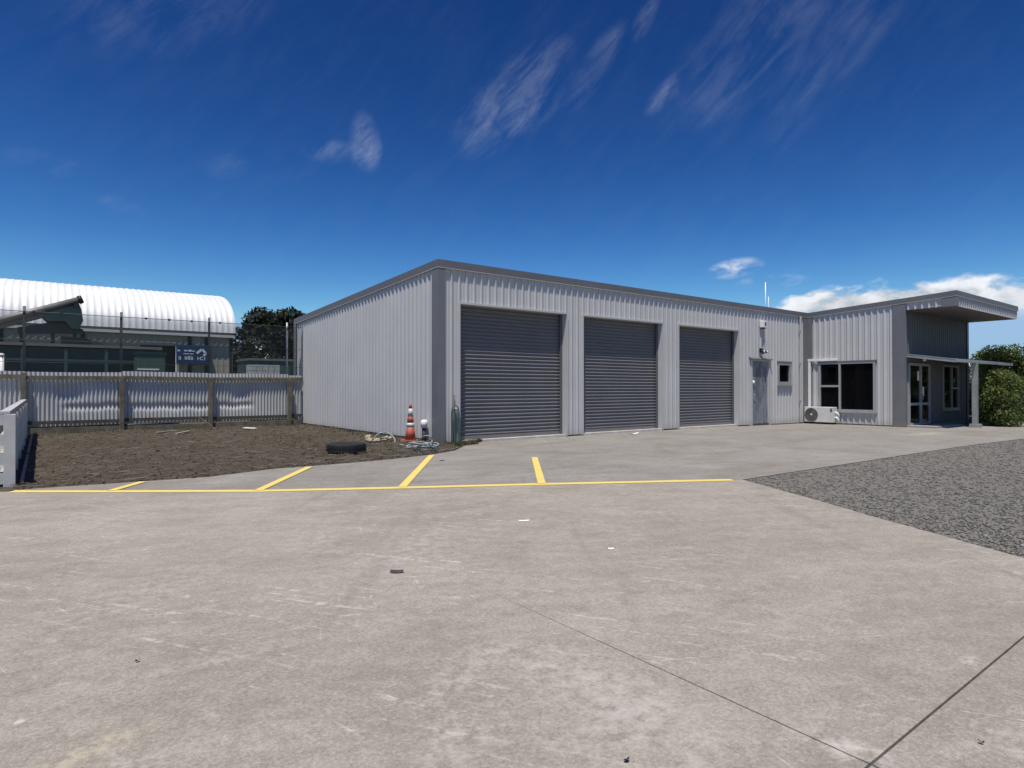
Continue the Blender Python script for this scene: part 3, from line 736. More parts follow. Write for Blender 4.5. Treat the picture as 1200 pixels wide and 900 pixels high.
def window(x0, x1, z0, z1, plane, axis, out, splits=(), hs=(), dep=.055, fw=.055, sill=True, parent=bld, name='window'):
    """framed window in a wall. axis 'x': wall along X at Y=plane; axis 'y': along Y at X=plane. out = outward sign"""
    def bx(a0, a1, d0, d1, c0, c1):
        lo, hi = sorted((plane + out * d0, plane + out * d1))
        return (a0, a1, lo, hi, c0, c1) if axis == 'x' else (lo, hi, a0, a1, c0, c1)
    m = MB()
    m.box(*bx(x0 - .01, x0 + fw, -.03, dep, z0 - .01, z1 + .01)); m.box(*bx(x1 - fw, x1 + .01, -.03, dep, z0 - .01, z1 + .01))
    m.box(*bx(x0 + fw, x1 - fw, -.03, dep, z0 - .01, z0 + fw)); m.box(*bx(x0 + fw, x1 - fw, -.03, dep, z1 - fw, z1 + .01))
    fr = m.build('window', M['alu'], parent)
    for s_ in splits: MB().box(*bx(s_ - fw * .5, s_ + fw * .5, -.02, dep - .003, z0 + fw, z1 - fw)).build('mullion', M['alu'], fr)
    for a, b, zz in hs: MB().box(*bx(a, b, -.02, dep - .006, zz - fw * .55, zz + fw * .55)).build('transom', M['alu'], fr)
    edges = [x0 + fw] + sorted(splits) + [x1 - fw]
    for i, (a, b) in enumerate(zip(edges, edges[1:])):
        a2 = a + (fw * .5 if i > 0 else 0); b2 = b - (fw * .5 if i < len(edges) - 2 else 0)
        zz = [h_[2] for h_ in hs if h_[0] <= (a + b) / 2 <= h_[1]]
        zl = [z0 + fw] + zz + [z1 - fw]
        for c0, c1 in zip(zl, zl[1:]):
            MB().box(*bx(a2, b2, -.012, -.006, c0, c1)).build('pane', M['glassd'], fr)
    if sill: MB().box(*bx(x0 - .05, x1 + .05, -.02, .085, z0 - .055, z0 - .012)).build('sill', M['alu'], fr)
    MB().box(*bx(x0 - .05, x1 + .05, -.0, .068, z1 + .012, z1 + .05)).build('head_flashing', M['flash'], fr)
    return fr
window(SW[0], SW[1], SW[2], SW[3], 0, 'x', -1, fw=.09)
window(WW[1], WW[0], WW[2], WW[3], XW, 'y', -1, splits=[-1.20], hs=[(-1.20, WW[0], 1.33)], fw=.065)
window(EW[0], EW[1], EW[2], EW[3], YWF, 'x', -1, splits=[20.55], hs=[(20.55, EW[1], 1.25)], fw=.05)

# glazed office entrance
ze = zw + .03
m = MB(); xm = 17.52
m.box(ED[0] - .01, ED[0] + .09, YWF - .06, YWF + .05, ze, ED[2]); m.box(xm - .06, xm + .06, YWF - .055, YWF + .05, ze, ED[2] - .09)
m.box(ED[1] - .06, ED[1] + .01, YWF - .06, YWF + .05, ze, ED[2]); m.box(ED[0] + .09, ED[1] - .06, YWF - .06, YWF + .05, ED[2] - .09, ED[2])
ent = m.build('entrance_door', M['alu'], bld)
for a, b in ((ED[0] + .09, xm - .06), (xm + .06, ED[1] - .06)):
    for c0, c1 in ((.70, .79), (0, .10)): MB().box(a, b, YWF - .045, YWF + .02, ze + c0, ze + c1).build('rail', M['alu'], ent)
for a, b in ((ED[0] + .09, xm - .06), (xm + .06, ED[1] - .06)):
    for c0, c1 in ((ze + .10, ze + .70), (ze + .79, ED[2] - .09)):
        MB().box(a, b, YWF - .012, YWF - .004, c0, c1).build('pane', M['glassd'], ent)
MB().box(17.28, 17.42, YWF - .020, YWF - .0125, 1.52, 1.85).build('notice', M['paper'], ent)
MB().box(17.72, 17.86, YWF - .020, YWF - .0125, .98, 1.30).build('notice', M['paper'], ent)
MB().tube([(xm - .0, YWF - .06, ze + .9), (xm, YWF - .10, ze + .9), (xm, YWF - .10, ze + 1.1), (xm, YWF - .06, ze + 1.1)], .012, 8).build('handle', M['galv'], ent, smooth=True)
MB().box(16.3, 18.9, YWF - .9, YWF - .03, zw - .1, zw + .06).build('entrance_step', M['concb'], bld)
MB().lathe([(.0, -.10), (.07, -.09), (.085, -.04), (.085, 0)], (17.75, YWF - .03, 2.28), 14, 'y').build('bulkhead_lamp', M['white'], bld, smooth=True)

# low verandah roof over the entrance
ver = MB().hexa([(XW + .0, YC - .0, 2.17), (XE - .35, YC - .0, 2.17), (XE - .35, YWF - .035, 2.40), (XW + .0, YWF - .035, 2.40),
                 (XW + .0, YC - .0, 2.19), (XE - .35, YC - .0, 2.19), (XE - .35, YWF - .035, 2.42), (XW + .0, YWF - .035, 2.42)]).build('verandah_roof', M['polel'], bld)
MB().box(XW - .02, XE - .33, YC - .07, YC - .003, 2.09, 2.185).build('front_beam', M['galv'], ver)
for x in (XW + .01, XE - .4):
    MB().hexa([(x, YC, 2.08), (x + .05, YC, 2.08), (x + .05, YWF - .04, 2.31), (x, YWF - .04, 2.31), (x, YC, 2.168), (x + .05, YC, 2.168), (x + .05, YWF - .04, 2.398), (x, YWF - .04, 2.398)]).build('rafter', M['galv'], ver)
pst = MB().box(17.90, 18.06, YC - .08, YC + .06, gz(18) + .12, 2.088).build('post', M['polel'], ver)
MB().box(17.84, 18.14, YC - .16, YC + .12, gz(18) - .1, gz(18) + .12).build('concrete_foot', M['concb'], ver)

# downpipe in the inner corner
dp = MB().box(15.55, 15.61, -.10, -.045, gz(15.6) + .05, 3.93).build('downpipe', M['clad'], bld)
for z in (.8, 2.2, 3.4): MB().box(15.525, 15.635, -.095, -.03, z, z + .03).build('bracket', M['clad'], dp)
# dark strip painted as the shadow gap under the side-wall cladding
MB().box(.006, .02, .22, YB - .2, .0, .10).build('shadow_gap_strip', M['guide'], bld)

# ------------------------------------------------------------------ fittings on the building
ac = thing('heat_pump_unit', (16.0, -.5, zw), 'white outdoor heat pump unit with round fan on the ground by the office window', 'heat pump')
ax0, ax1 = 15.78, 16.10; ay1, ay0 = onX(942.5, 480, 15.78)[1], onX(976, 480, 15.78)[1]; az0, az1 = zw + .07, zw + .63
MB().box(ax0, ax1, ay0, ay1, az0, az1).build('casing', M['acwhite'], ac, bevel=.012)
fc = ay1 - .27; fz = (az0 + az1) / 2 - .005
MB().lathe([(.245, -.004), (.245, -.014), (.225, -.020), (.225, -.006)], (ax0, fc, fz), 32, 'x', caps=False).build('fan_ring', M['acdark'], ac, smooth=True)
MB().lathe([(.23, -.0035), (.0, -.0036)], (ax0, fc, fz), 32, 'x', caps=False).build('fan_opening', M['acdark'], ac)
m = MB()
for r in (.05, .085, .12, .155, .19):
    m.tube([(ax0 - .018, fc + r * math.cos(a), fz + r * math.sin(a)) for a in np.linspace(0, 2 * math.pi, 25)], .004, 5, False)
for k in range(12):
    a = k * math.pi / 6; m.tube([(ax0 - .016, fc + .03 * math.cos(a), fz + .03 * math.sin(a)), (ax0 - .016, fc + .225 * math.cos(a), fz + .225 * math.sin(a))], .004, 5)
m.build('grille', M['agrey'], ac)
MB().lathe([(.0, -.026), (.03, -.024), (.036, -.016), (.036, -.008)], (ax0, fc, fz), 16, 'x').build('hub', M['white'], ac, smooth=True)
MB().box(ax0 - .006, ax0 + .001, ay0 + .02, ay0 + .10, az1 - .17, az1 - .05).build('side_cover', M['acdark'], ac)
for z in (az0 + .18, az0 + .36): MB().tube([(15.95, ay0 + .005, z), (15.95, ay0 - .06, z), (15.98, ay0 - .10, z - .06), (16.02, ay0 - .11, z - .16)], .035, 8).build('pipe', M['white'], ac, smooth=True)
for y in (ay0 + .14, ay1 - .14): MB().box(ax0 + .0, ax1 + .03, y - .05, y + .05, zw - .01, az0 + .001).build('foot', M['black'], ac)
cd_ = thing('pipe_duct', (16.14, -.1, zw), 'white plastic pipe duct climbing from the heat pump and along the office window head', 'duct')
MB().box(XW - .10, XW - .045, -.15, -.06, az1 - .02, 2.26).build('vertical_duct', M['white'], cd_, bevel=.006)
MB().box(XW - .105, XW - .045, -1.14, -.055, 2.262, 2.345).build('horizontal_duct', M['white'], cd_, bevel=.006)

sb = thing('siren_box', (12.95, 0, 3.33), 'white alarm siren box high on the wall above the personnel door', 'alarm')
MB().box(12.86, 13.10, -.15, -.032, 3.36, 3.60).build('housing', M['white'], sb, bevel=.015)
MB().box(13.00, 13.075, -.155, -.1505, 3.43, 3.55).build('strobe', M['black'], sb)
MB().box(12.88, 13.08, -.14, -.03, 3.33, 3.358).build('base', M['black'], sb)
fl = thing('floodlight', (12.95, 0, 2.5), 'black twin-head sensor floodlight on the wall over the personnel door', 'floodlight')
MB().box(12.84, 13.02, -.08, -.03, 2.50, 2.64).build('bracket', M['black'], fl)
for x in (12.87, 13.06):
    MB().lathe([(.03, .03), (.05, .0), (.062, -.10), (.05, -.102)], (x, -.10, 2.53), 14, 'y').build('lamp_head', M['black'], fl, smooth=True)
    MB().lathe([(.0, -.118), (.035, -.113), (.05, -.1025)], (x, -.10, 2.53), 14, 'y', caps=False).build('lens', M['white'], fl, smooth=True)
MB().lathe([(.0, -.03), (.03, -.02), (.035, .02)], (12.965, -.10, 2.47), 10, 'y').build('sensor', M['black'], fl, smooth=True)
an = thing('antenna_mast', (14.2, 1.6, 3.9), 'thin white antenna mast rising behind the garage roof edge', 'antenna')
ax_, ay_, az_ = onY(897, 331, 1.6)
MB().tube([(ax_, 1.6, 3.9), (ax_, 1.6, az_)], .02, 8).build('mast', M['white'], an, smooth=True)
MB().tube([(ax_ + .22, 1.6, 3.9), (ax_ + .22, 1.6, az_ - .55)], .012, 8).build('stub', M['white'], an, smooth=True)
MB().box(ax_ - .06, ax_ + .28, 1.54, 1.66, 3.98, 4.02).build('bracket', M['galv'], an)

# ------------------------------------------------------------------ things lying about the corner
cx, cy = ground(481, 518.5)[:2]; cz = max(soil_z(cx, cy), 0) + .0
cn_ = thing('traffic_cone', (cx, cy, cz), 'faded orange traffic cone with two white collars beside the garage corner', 'cone')
hh = .84
MB().hexa([(cx - .19, cy - .19, cz), (cx + .19, cy - .19, cz), (cx + .19, cy + .19, cz), (cx - .19, cy + .19, cz), (cx - .17, cy - .17, cz + .04), (cx + .17, cy - .17, cz + .04), (cx + .17, cy + .17, cz + .04), (cx - .17, cy + .17, cz + .04)]).build('base', M['orange'], cn_)
rr = lambda k: .125 - (.125 - .028) * k
segs = [('body', M['orange'], 0, .36), ('collar', M['conewhite'], .36, .47), ('body', M['orange'], .47, .65), ('collar', M['conewhite'], .65, .86), ('tip', M['orange'], .86, 1.0)]
for nm, mt, a, b in segs:
    e = .003 if nm == 'collar' else 0
    MB().lathe([(rr(a) + e, .035 + a * hh), (rr(b) + e, .035 + b * hh)], (cx, cy, cz), 20).build(nm, mt, cn_, smooth=True)
px_, py_ = -.13, .42
sp = thing('standpipe', (px_, py_, 0), 'short pipe stub with white cap standing against the side wall by the cone', 'pipe')
zt = onX(503, 493, px_)[2]
MB().lathe([(.05, -.05), (.05, zt - .16)], (px_, py_, 0), 14).build('pipe', M['pole'], sp, smooth=True)
MB().lathe([(.075, zt - .17), (.078, zt - .02), (.05, zt + .01), (.0, zt + .015)], (px_, py_, 0), 14).build('cap', M['white'], sp, smooth=True)

def spline(P, k=8):
    P = [Vector(p) for p in P]; out = []
    Q = [P[0]] + P + [P[-1]]
    for i in range(1, len(Q) - 2):
        a, b, c, d = Q[i - 1:i + 3]
        for j in range(k):
            u = j / k
            out.append(.5 * ((2 * b) + (c - a) * u + (2 * a - 5 * b + 4 * c - d) * u * u + (3 * b - a - 3 * c + d) * u ** 3))
    return out + [P[-1]]
# pale blue hose looping over the rubble and coiled by the corner
A = lambda px, py, z: ground(px, py, z)
hp = [A(438, 514, .02), A(443, 508.5, .12), A(452, 506.5, .16), A(459, 510, .14), A(463, 516, .06), A(462, 520, .04), A(470, 521, .04), A(480, 523, .05)]
k0 = A(496, 524, .05); 
for i in range(19):
    a = i * .62; r = .30 + .035 * math.sin(i * 1.7)
    hp.append((k0[0] + r * math.cos(a) * 1.05, k0[1] + r * math.sin(a) * .9, .05 + .006 * i + .02 * math.sin(i * 2.1)))
hp += [A(506, 516, .12), A(503, 511, .22), A(496, 511.5, .20), A(491, 517, .06)]
tag(MB().tube(spline(hp, 5), .012, 7).build('garden_hose', M['hoseb'], smooth=True), 'pale blue hose looping over the rubble and coiled at the garage corner', 'hose')
hg = []
k1 = A(499, 528, .04)
for i in range(15):
    a = i * .6 + 1; r = .24 + .04 * math.sin(i * 1.3)
    hg.append((k1[0] + r * math.cos(a), k1[1] + r * math.sin(a) * .8, .035 + .005 * i + .015 * math.sin(i * 2.6)))
hg += [A(478, 529, .03), A(460, 530, .03), A(448, 527, .03)]
tag(MB().tube(spline(hg, 5), .013, 7).build('garden_hose', M['hoseg'], smooth=True), 'dark green hose coiled in front of the pale hose at the corner', 'hose')
# hose hanging from the tap beside the first roller door
th_ = thing('tap_hose', (.4, -.1, 0), 'green hose hung in loops from a tap beside the first roller door', 'hose')
lp = []
for j, (xa, xb, zt_) in enumerate(((.27, .50, .86), (.30, .47, .80), (.34, .44, .72))):
    seq = [(xa, -.10 - .02 * j, .03), (xa + .01, -.09, .3), (xa + .02, -.08, zt_ - .12), ((xa + xb) / 2, -.075, zt_), (xb - .02, -.08, zt_ - .12), (xb - .005, -.09, .3), (xb, -.11 - .02 * j, .03)]
    lp += seq if j % 2 == 0 else seq[::-1]
lp += [(.55, -.2, .03), (.62, -.34, .03), (.4, -.42, .03)]
MB().tube(spline(lp, 6), .013, 7).build('hose', M['hoseg'], th_, smooth=True)
MB().tube([(.39, -.03, .02), (.39, -.03, 1.1)], .011, 8).build('water_pipe', M['pole'], th_, smooth=True)
MB().tube([(.39, -.03, .80), (.39, -.10, .80), (.39, -.12, .76)], .018, 8).build('tap', M['galv'], th_, smooth=True)
MB().tube([(.34, -.08, .845), (.44, -.08, .845)], .008, 6).build('tap_handle', M['galv'], th_, smooth=True)

# tyre lying on the soil
tx, ty = ground(406, 533)[:2]; tz = soil_z(tx, ty) - .01
tyr = thing('old_tyre', (tx, ty, tz), 'worn black tyre lying flat on the bare soil near the bay line', 'tyre')
ro = .355; prof = [(.20, .03), (.24, .006), (.32, 0), (.348, .012), (ro, .035), (ro, .165), (.348, .188), (.32, .20), (.24, .194), (.20, .17), (.195, .10), (.20, .03)]
MB().lathe(prof, (tx, ty, tz), 40, caps=False).build('carcass', M['rubber'], tyr, smooth=False)
m = MB()
for k in range(40):
    a = k * 2 * math.pi / 40
    for z_, dz in ((.05, .04), (.11, .04)):
        c, s = math.cos(a), math.sin(a); c2, s2 = math.cos(a + .1), math.sin(a + .1)
        q = [(tx + c * ro, ty + s * ro), (tx + c * (ro + .010), ty + s * (ro + .010)), (tx + c2 * (ro + .010), ty + s2 * (ro + .010)), (tx + c2 * ro, ty + s2 * ro)]
        m.prism(q, tz + z_, tz + z_ + dz)
tag(m.build('tread', M['rubber'], tyr), kind='stuff')
# rubble heap by the wall foot: separate stones
def rubble_stone(x, y, z, r, lab):
    v, f = rocks(1, lambda i: (x, y, z + r * .35), lambda i: r)
    return tag(fast_mesh('rubble_stone', v, f, M['rubble']), lab, 'stone', 'pale rubble stones piled under the hose loop')
for k in range(16):
    px = rnd.uniform(428, 461); py = rnd.uniform(516, 521)
    q = ground(px, py); r = rnd.uniform(.06, .12)
    q = (min(q[0], -.22), min(q[1], 2.2))
    rubble_stone(q[0], q[1], max(0, soil_z(q[0], q[1])) + rnd.uniform(0, .06), r, 'pale tan rubble stone in the small heap under the blue hose loop')

# ------------------------------------------------------------------ low white rail fence on the left
lx = -7.33
lf = thing('rail_fence', (lx, 3, 0), 'low white painted rail fence running from the yellow line to the iron fence', 'fence')
ys = [-1.9 + 1.72 * i for i in range(7)]
p0 = MB().box(lx - .06, lx + .06, ys[0] - .06, ys[0] + .06, -.02, .925).build('post', M['whitep'], lf, bevel=.006)
p1 = MB().box(lx + .0, lx + .04, ys[1] - .05, ys[1] + .05, -.02, .90).build('post', M['whitep'], lf)
for y in ys[2:-1]: clone(p1, lf, (0, y - ys[1], 0))
for z in (.12, .36, .60):
    MB().box(lx - .10, lx - .062, ys[0] - .05, 8.4, z - .065, z + .065).build('rail', M['whitep'], lf)
MB().box(lx - .10, lx - .062, ys[0] - .05, 8.4, .79, .925).build('rail', M['whitep'], lf)
MB().box(lx - .10, lx - .0, ys[0] - .05, 8.4, .932, .962).build('cap_rail', M['whitep'], lf)
for z in (.12, .36, .60): MB().box(lx - 3, lx - .102, ys[0] - .03, ys[0] + .03, z - .07, z + .05).build('rail', M['whitep'], lf)
MB().box(lx - 3, lx - .063, ys[0] - .04, ys[0] + .05, .82, .925).build('rail', M['whitep'], lf)
clone(p0, lf, (-2.4, .095, 0))
tag(MB().box(lx + .10, lx + .135, -1.9, 8.3, -.02, .07).build('edging_board', M['edge']), 'thin timber edging board lying in the shadow of the low white fence', 'board')

# ------------------------------------------------------------------ corrugated iron fence at the back
YF = 8.9
bf = thing('iron_fence', (-5, YF, 0), 'corrugated iron fence on timber posts and rails behind the bare soil', 'fence')
posts = [-9.75, -7.40, -5.21, -2.90, -.52]
edges = [-12.0] + posts + [-.06]
# dents pushed into the sheets at bumper height
def dent(x, z):
    d = 0
    for (x0, x1, zc, dp, zr) in ((-6.45, -5.3, .74, .05, .07), (-5.05, -2.95, .72, .05, .08), (-2.8, -1.75, .72, .05, .07), (-6.6, -6.25, 1.15, .05, .22), (-2.15, -1.85, 1.05, .045, .2)):
        k = sst(x0 - .25, x0 + .1, x) * (1 - sst(x1 - .1, x1 + .25, x)); w = mnoise.noise((x * 3, 0, 5)) * .04
        d += dp * k * math.exp(-((z - zc - w) / zr) ** 2)
    return d
def iron(x0, x1):
    n = max(4, int((x1 - x0) / .0123)); V = []; Fq = []; nz = 36
    zt0 = 1.70 + rnd.uniform(-.03, .03)
    for i in range(n + 1):
        x = x0 + (x1 - x0) * i / n
        for j in range(nz + 1):
            z = .22 + (zt0 - .22) * j / nz
            V.append((x, YF + .021 * math.sin(x * 2 * math.pi / .098) + dent(x, z) + .012 * mnoise.noise((x * .8, z * .8, 4)), z + .04 * mnoise.noise((x * .5, 1, 0))))
    for i in range(n):
        for j in range(nz):
            a = i * (nz + 1) + j; Fq.append((a, a + nz + 1, a + nz + 2, a + 1))
    o = fast_mesh('iron_sheet', V, Fq, M['iron'], bf, True); return o
for a, b in zip(edges, edges[1:]): iron(a + .003, b - .003)
pp = MB().hexa([(posts[1] - .055, YF - .20, -.05), (posts[1] + .055, YF - .20, -.05), (posts[1] + .055, YF - .09, -.05), (posts[1] - .055, YF - .09, -.05),
                (posts[1] - .055, YF - .20, 1.66), (posts[1] + .055, YF - .20, 1.66), (posts[1] + .055, YF - .09, 1.64), (posts[1] - .055, YF - .09, 1.64)]).build('post', M['timber'], bf, bevel=.006)
for x in posts:
    if x != posts[1]: clone(pp, bf, (x - posts[1], 0, rnd.uniform(-.12, -.06) if x > -6 else 0))
for i, (a, b) in enumerate(zip(edges, edges[1:])):
    d0, d1 = rnd.uniform(-.02, .02), rnd.uniform(-.02, .02)
    MB().hexa([(a, YF - .088, 1.50 + d0), (b, YF - .088, 1.50 + d1), (b, YF - .02, 1.50 + d1), (a, YF - .02, 1.50 + d0), (a, YF - .088, 1.60 + d0), (b, YF - .088, 1.60 + d1), (b, YF - .02, 1.60 + d1), (a, YF - .02, 1.60 + d0)]).build('top_rail', M['timber'], bf)
    MB().box(a, b, YF - .085, YF - .02, .30 + d0, .39 + d0).build('bottom_rail', M['timberd'], bf)
    MB().box(a + .06, b - .06, YF - .12, YF - .088, -.02, .20 + d1).build('base_board', M['timber'], bf)

# netting fence with steel poles behind the iron
YN = YF + .12
nf = thing('netting_fence', (-5, YN, 0), 'tall dark wire netting on thin steel poles above the iron fence', 'fence')
zn0, zn1 = 1.45, 3.30
for i, x in enumerate(posts):
    MB().tube([(x, YN, .0), (x, YN, 3.44)], .033, 8).build('pole', M['pole' if i < 4 else 'polel'], nf, smooth=True)
V = []; Fq = []
def wire(p, q, r):
    p, q = np.array(p), np.array(q); d = q - p; d = d / np.linalg.norm(d); a = np.cross(d, (0, 1, 0)); a = a / np.linalg.norm(a) * r; b_ = np.array((0, r, 0))
    n = len(V)
    for e in (p, q): V.extend([e + a + b_, e - a + b_, e - b_])
    Fq.extend([(n, n + 1, n + 4, n + 3), (n + 1, n + 2, n + 5, n + 4), (n + 2, n, n + 3, n + 5)])
X0, X1 = -12.0, 1.5; sp_ = .046
k = X0 - (zn1 - zn0)
while k < X1:
    a, b = max(k, X0), min(k + zn1 - zn0, X1)
    if b > a:
        wire((a, YN - .04, zn0 + a - k), (b, YN - .04, zn0 + b - k), .0024); wire((a, YN - .045, zn1 - (a - k)), (b, YN - .045, zn1 - (b - k)), .0024)
    k += sp_
tag(fast_mesh('netting', V, Fq, M['wire'], nf), kind='stuff')
for z in (zn1, 2.55, 1.95):
    MB().tube([(X0, YN - .04, z), (X1, YN - .04, z)], .006 if z < 3 else .009, 6).build('strain_wire', M['pole'], nf)
for x in (-7.2, -4.6, -4.0, -3.4, -2.6, -1.9, -6.6):
    MB().box(x - .03, x + .03, YN - .07, YN - .05, zn1 - .035, zn1 + .02).build('clip', M['black'], nf)

# ------------------------------------------------------------------ neighbour: barrel-roofed shed and machinery
YS = 26.0
sx1 = onY(272, 397, YS)[0]; sx0 = -40.0; ze_ = 4.12
sh = thing('barrel_shed', (-8, YS + 6, 0), 'big shed with a white curved corrugated roof behind the fences', 'shed')
hw, rise = 7.0, 2.75
arc = []
for i in range(33):
    a = math.pi * i / 32
    arc.append((YS - .15 + hw - (hw + .0) * math.copysign(abs(math.cos(a)) ** .82, math.cos(a)), ze_ + .28 + rise * math.sin(a) ** .9))
V = []; Fq = []; rp = [(0, 0), (.20, 0), (.23, .03), (.27, .03), (.30, 0)]
xsr = []
k = 0
while sx0 + k * .30 < sx1:
    for u, d in rp[:-1]: xsr.append((sx0 + k * .3 + u, d))
    k += 1
xsr.append((sx1 + .15, 0))
na = len(arc)
for x, d in xsr:
    for i, (y, z) in enumerate(arc):
        cyy = YS + hw; vy, vz = y - cyy, z - ze_; L_ = math.hypot(vy, vz)
        V.append((x, y + vy / L_ * d, z + vz / L_ * d))
for i in range(len(xsr) - 1):
    for j in range(na - 1):
        a = i * na + j; Fq.append((a, a + na, a + na + 1, a + 1))
fast_mesh('roof', V, Fq, M['shedroof'], sh)
ym = YS - .15
MB().box(sx0, sx1 + .1, ym - .12, ym + .02, ze_ + .0, ze_ + .14).build('gutter', M['gutter'], sh)
MB().box(sx0, sx1 + .0, YS - .05, YS + .0, ze_ + .14, ze_ + .42).build('eave_band', M['agrey'], sh)
op = [(-26, -17.5), (-14.5, -9.0), (-2.9, -1.2)]
cur = sx0
for a, b in op + [(sx1, sx1)]:
    ribbed(MB(), (cur, YS), (1, 0), a - cur, (0, -1), -.1, ze_ + .1, prof=[(0, 0), (.2, 0), (.22, .02), (.28, .02), (.3, 0)], pitch=.3).build('front_wall', M['shedwall'], sh)
    if b > a:
        MB().box(a, b, YS - .01, YS + .05, 3.55, ze_ + .1).build('lintel', M['shedwall'], sh)
        MB().box(a - .01, b + .01, YS + .25, YS + .35, -.1, 3.6).build('interior_shade_panel', M['sheddark'], sh)  # near-black sheet close behind the wall stands in for interior shade
    cur = b
for x in (sx1 - .05, sx1 - 1.35, sx1 - 2.2, -5.4, -8.6):
    MB().box(x - .09, x + .09, YS - .10, YS - .025, -.1, ze_).build('column', M['sheddark'], sh)
MB().add([(sx1, y, z) for y, z in arc] + [(sx1, YS + 2 * hw - .15, 0), (sx1, YS - .1, 0)], [tuple(range(na + 2))]).build('gable_wall', M['shedwall'], sh)

# blue sign on the shed
qa, qb = onY(207, 404, YS - .3), onY(246, 427, YS - .3)
sg = thing('blue_sign', ((qa[0] + qb[0]) / 2, YS - .3, qb[2]), 'dark blue sign with white house-roof logo on the barrel-roofed shed', 'sign')
sw, shh = qb[0] - qa[0], qa[2] - qb[2]
MB().box(qa[0], qb[0], YS - .3, YS - .13, qb[2], qa[2]).build('board', M['signblue'], sg)
sX = lambda u: qa[0] + sw * u; sZ = lambda v: qa[2] - shh * v
yf = YS - .306
def mark(u0, u1, v0, v1, nm='lettering'): return MB().box(sX(u0), sX(u1), yf - .006, yf + .004, sZ(v1), sZ(v0)).build(nm, M['signwhite'], sg)
def stroke(p, q, w, nm):
    (u0, v0), (u1, v1) = p, q; a = Vector((sX(u0), 0, sZ(v0))); b = Vector((sX(u1), 0, sZ(v1))); d = (b - a).normalized(); n_ = Vector((-d.z, 0, d.x)) * w
    y0, y1 = yf - .006, yf + .004
    return MB().hexa([((a - n_).x, y0, (a - n_).z), ((b - n_).x, y0, (b - n_).z), ((b - n_).x, y1, (b - n_).z), ((a - n_).x, y1, (a - n_).z),
                      ((a + n_).x, y0, (a + n_).z), ((b + n_).x, y0, (b + n_).z), ((b + n_).x, y1, (b + n_).z), ((a + n_).x, y1, (a + n_).z)]).build(nm, M['signwhite'], sg)
stroke((.60, .42), (.745, .20), .06, 'roof_logo'); stroke((.75, .20), (.88, .42), .06, 'roof_logo'); stroke((.88, .42), (.80, .54), .06, 'roof_logo')
for u0, u1, v0, v1 in ((.02, .10, .26, .34), (.22, .32, .26, .33), (.35, .44, .24, .34), (.46, .53, .28, .34), (.20, .36, .44, .48), (.38, .50, .44, .48)): mark(u0, u1, v0, v1)
for u in (.06, .10, .24, .28, .33, .37, .42, .46): mark(u, u + .025, .58, .78)
mark(.06, .125, .58, .62); mark(.24, .30, .58, .62); mark(.40, .485, .58, .62)
for u in (.62, .70, .83): mark(u, u + .022, .60, .78)
mark(.64, .71, .68, .71); mark(.72, .80, .60, .635); mark(.72, .80, .745, .78)

# dark green bulk bin / trailer
YG = 15.0
g0, g1 = onY(0, 402, YG), onY(190, 407, YG)
tr = thing('green_trailer', (-8, YG + 1, 0), 'long dark green trailer body with a pale top rail parked behind the fences', 'trailer')
zt_ = g1[2]
MB().box(-20, g1[0] - .06, YG + .12, YG + 2.3, 1.25, zt_ - .14).build('body', M['green'], tr)
MB().box(-20, g1[0], YG, YG + 2.4, zt_ - .10, zt_).build('top_rail', M['agrey'], tr)
MB().box(-20, g1[0] - .5, YG + .02, YG + .11, zt_ - .62, zt_ - .54).build('side_rail', M['green2'], tr)
MB().box(-20, g1[0] - .02, YG + .02, YG + .11, 1.28, 1.45).build('chassis_rail', M['green2'], tr)
for x in (-19, -16.5, -14, -11.5, -9.3, -7.6, -6.4, -5.2, -4.1): MB().box(x, x + .10, YG + .03, YG + .118, 1.46, zt_ - .14).build('stake', M['green2'], tr)
for x in (-17, -15.6, -6.6, -5.3): MB().lathe([(.18, -.14), (.50, -.14), (.52, -.08), (.52, .08), (.50, .14), (.18, .14)], (x, YG + .4, .50), 22, 'y').build('wheel', M['rubber'], tr)
MB().box(-19.5, g1[0] - .5, YG + .6, YG + 1.7, .62, 1.25).build('chassis', M['black'], tr)
# teal tarpaulined load at the trailer's tail
ca, cb = onY(158, 415, YG - .5), onY(190, 433, YG - .5)
lo_ = thing('teal_crate', ((ca[0] + cb[0]) / 2, YG - .9, 0), 'teal covered crate standing at the tail of the green trailer', 'crate')
MB().box(ca[0], cb[0], YG - 1.3, YG - .12, .12, ca[2]).build('body', M['green2'], lo_, bevel=.03)
MB().box(ca[0] - .03, cb[0] + .03, YG - 1.33, YG - .1, ca[2] - .02, ca[2] + .05).build('lid', M['green'], lo_)
MB().box(ca[0] - .01, cb[0] - .2, YG - 1.325, YG - 1.302, cb[2] - .05, cb[2] + .0).build('strap', M['white'], lo_)
for xx in (ca[0] + .05, cb[0] - .15): MB().box(xx, xx + .1, YG - 1.3, YG - .12, 0, .12).build('skid', M['timberd'], lo_)

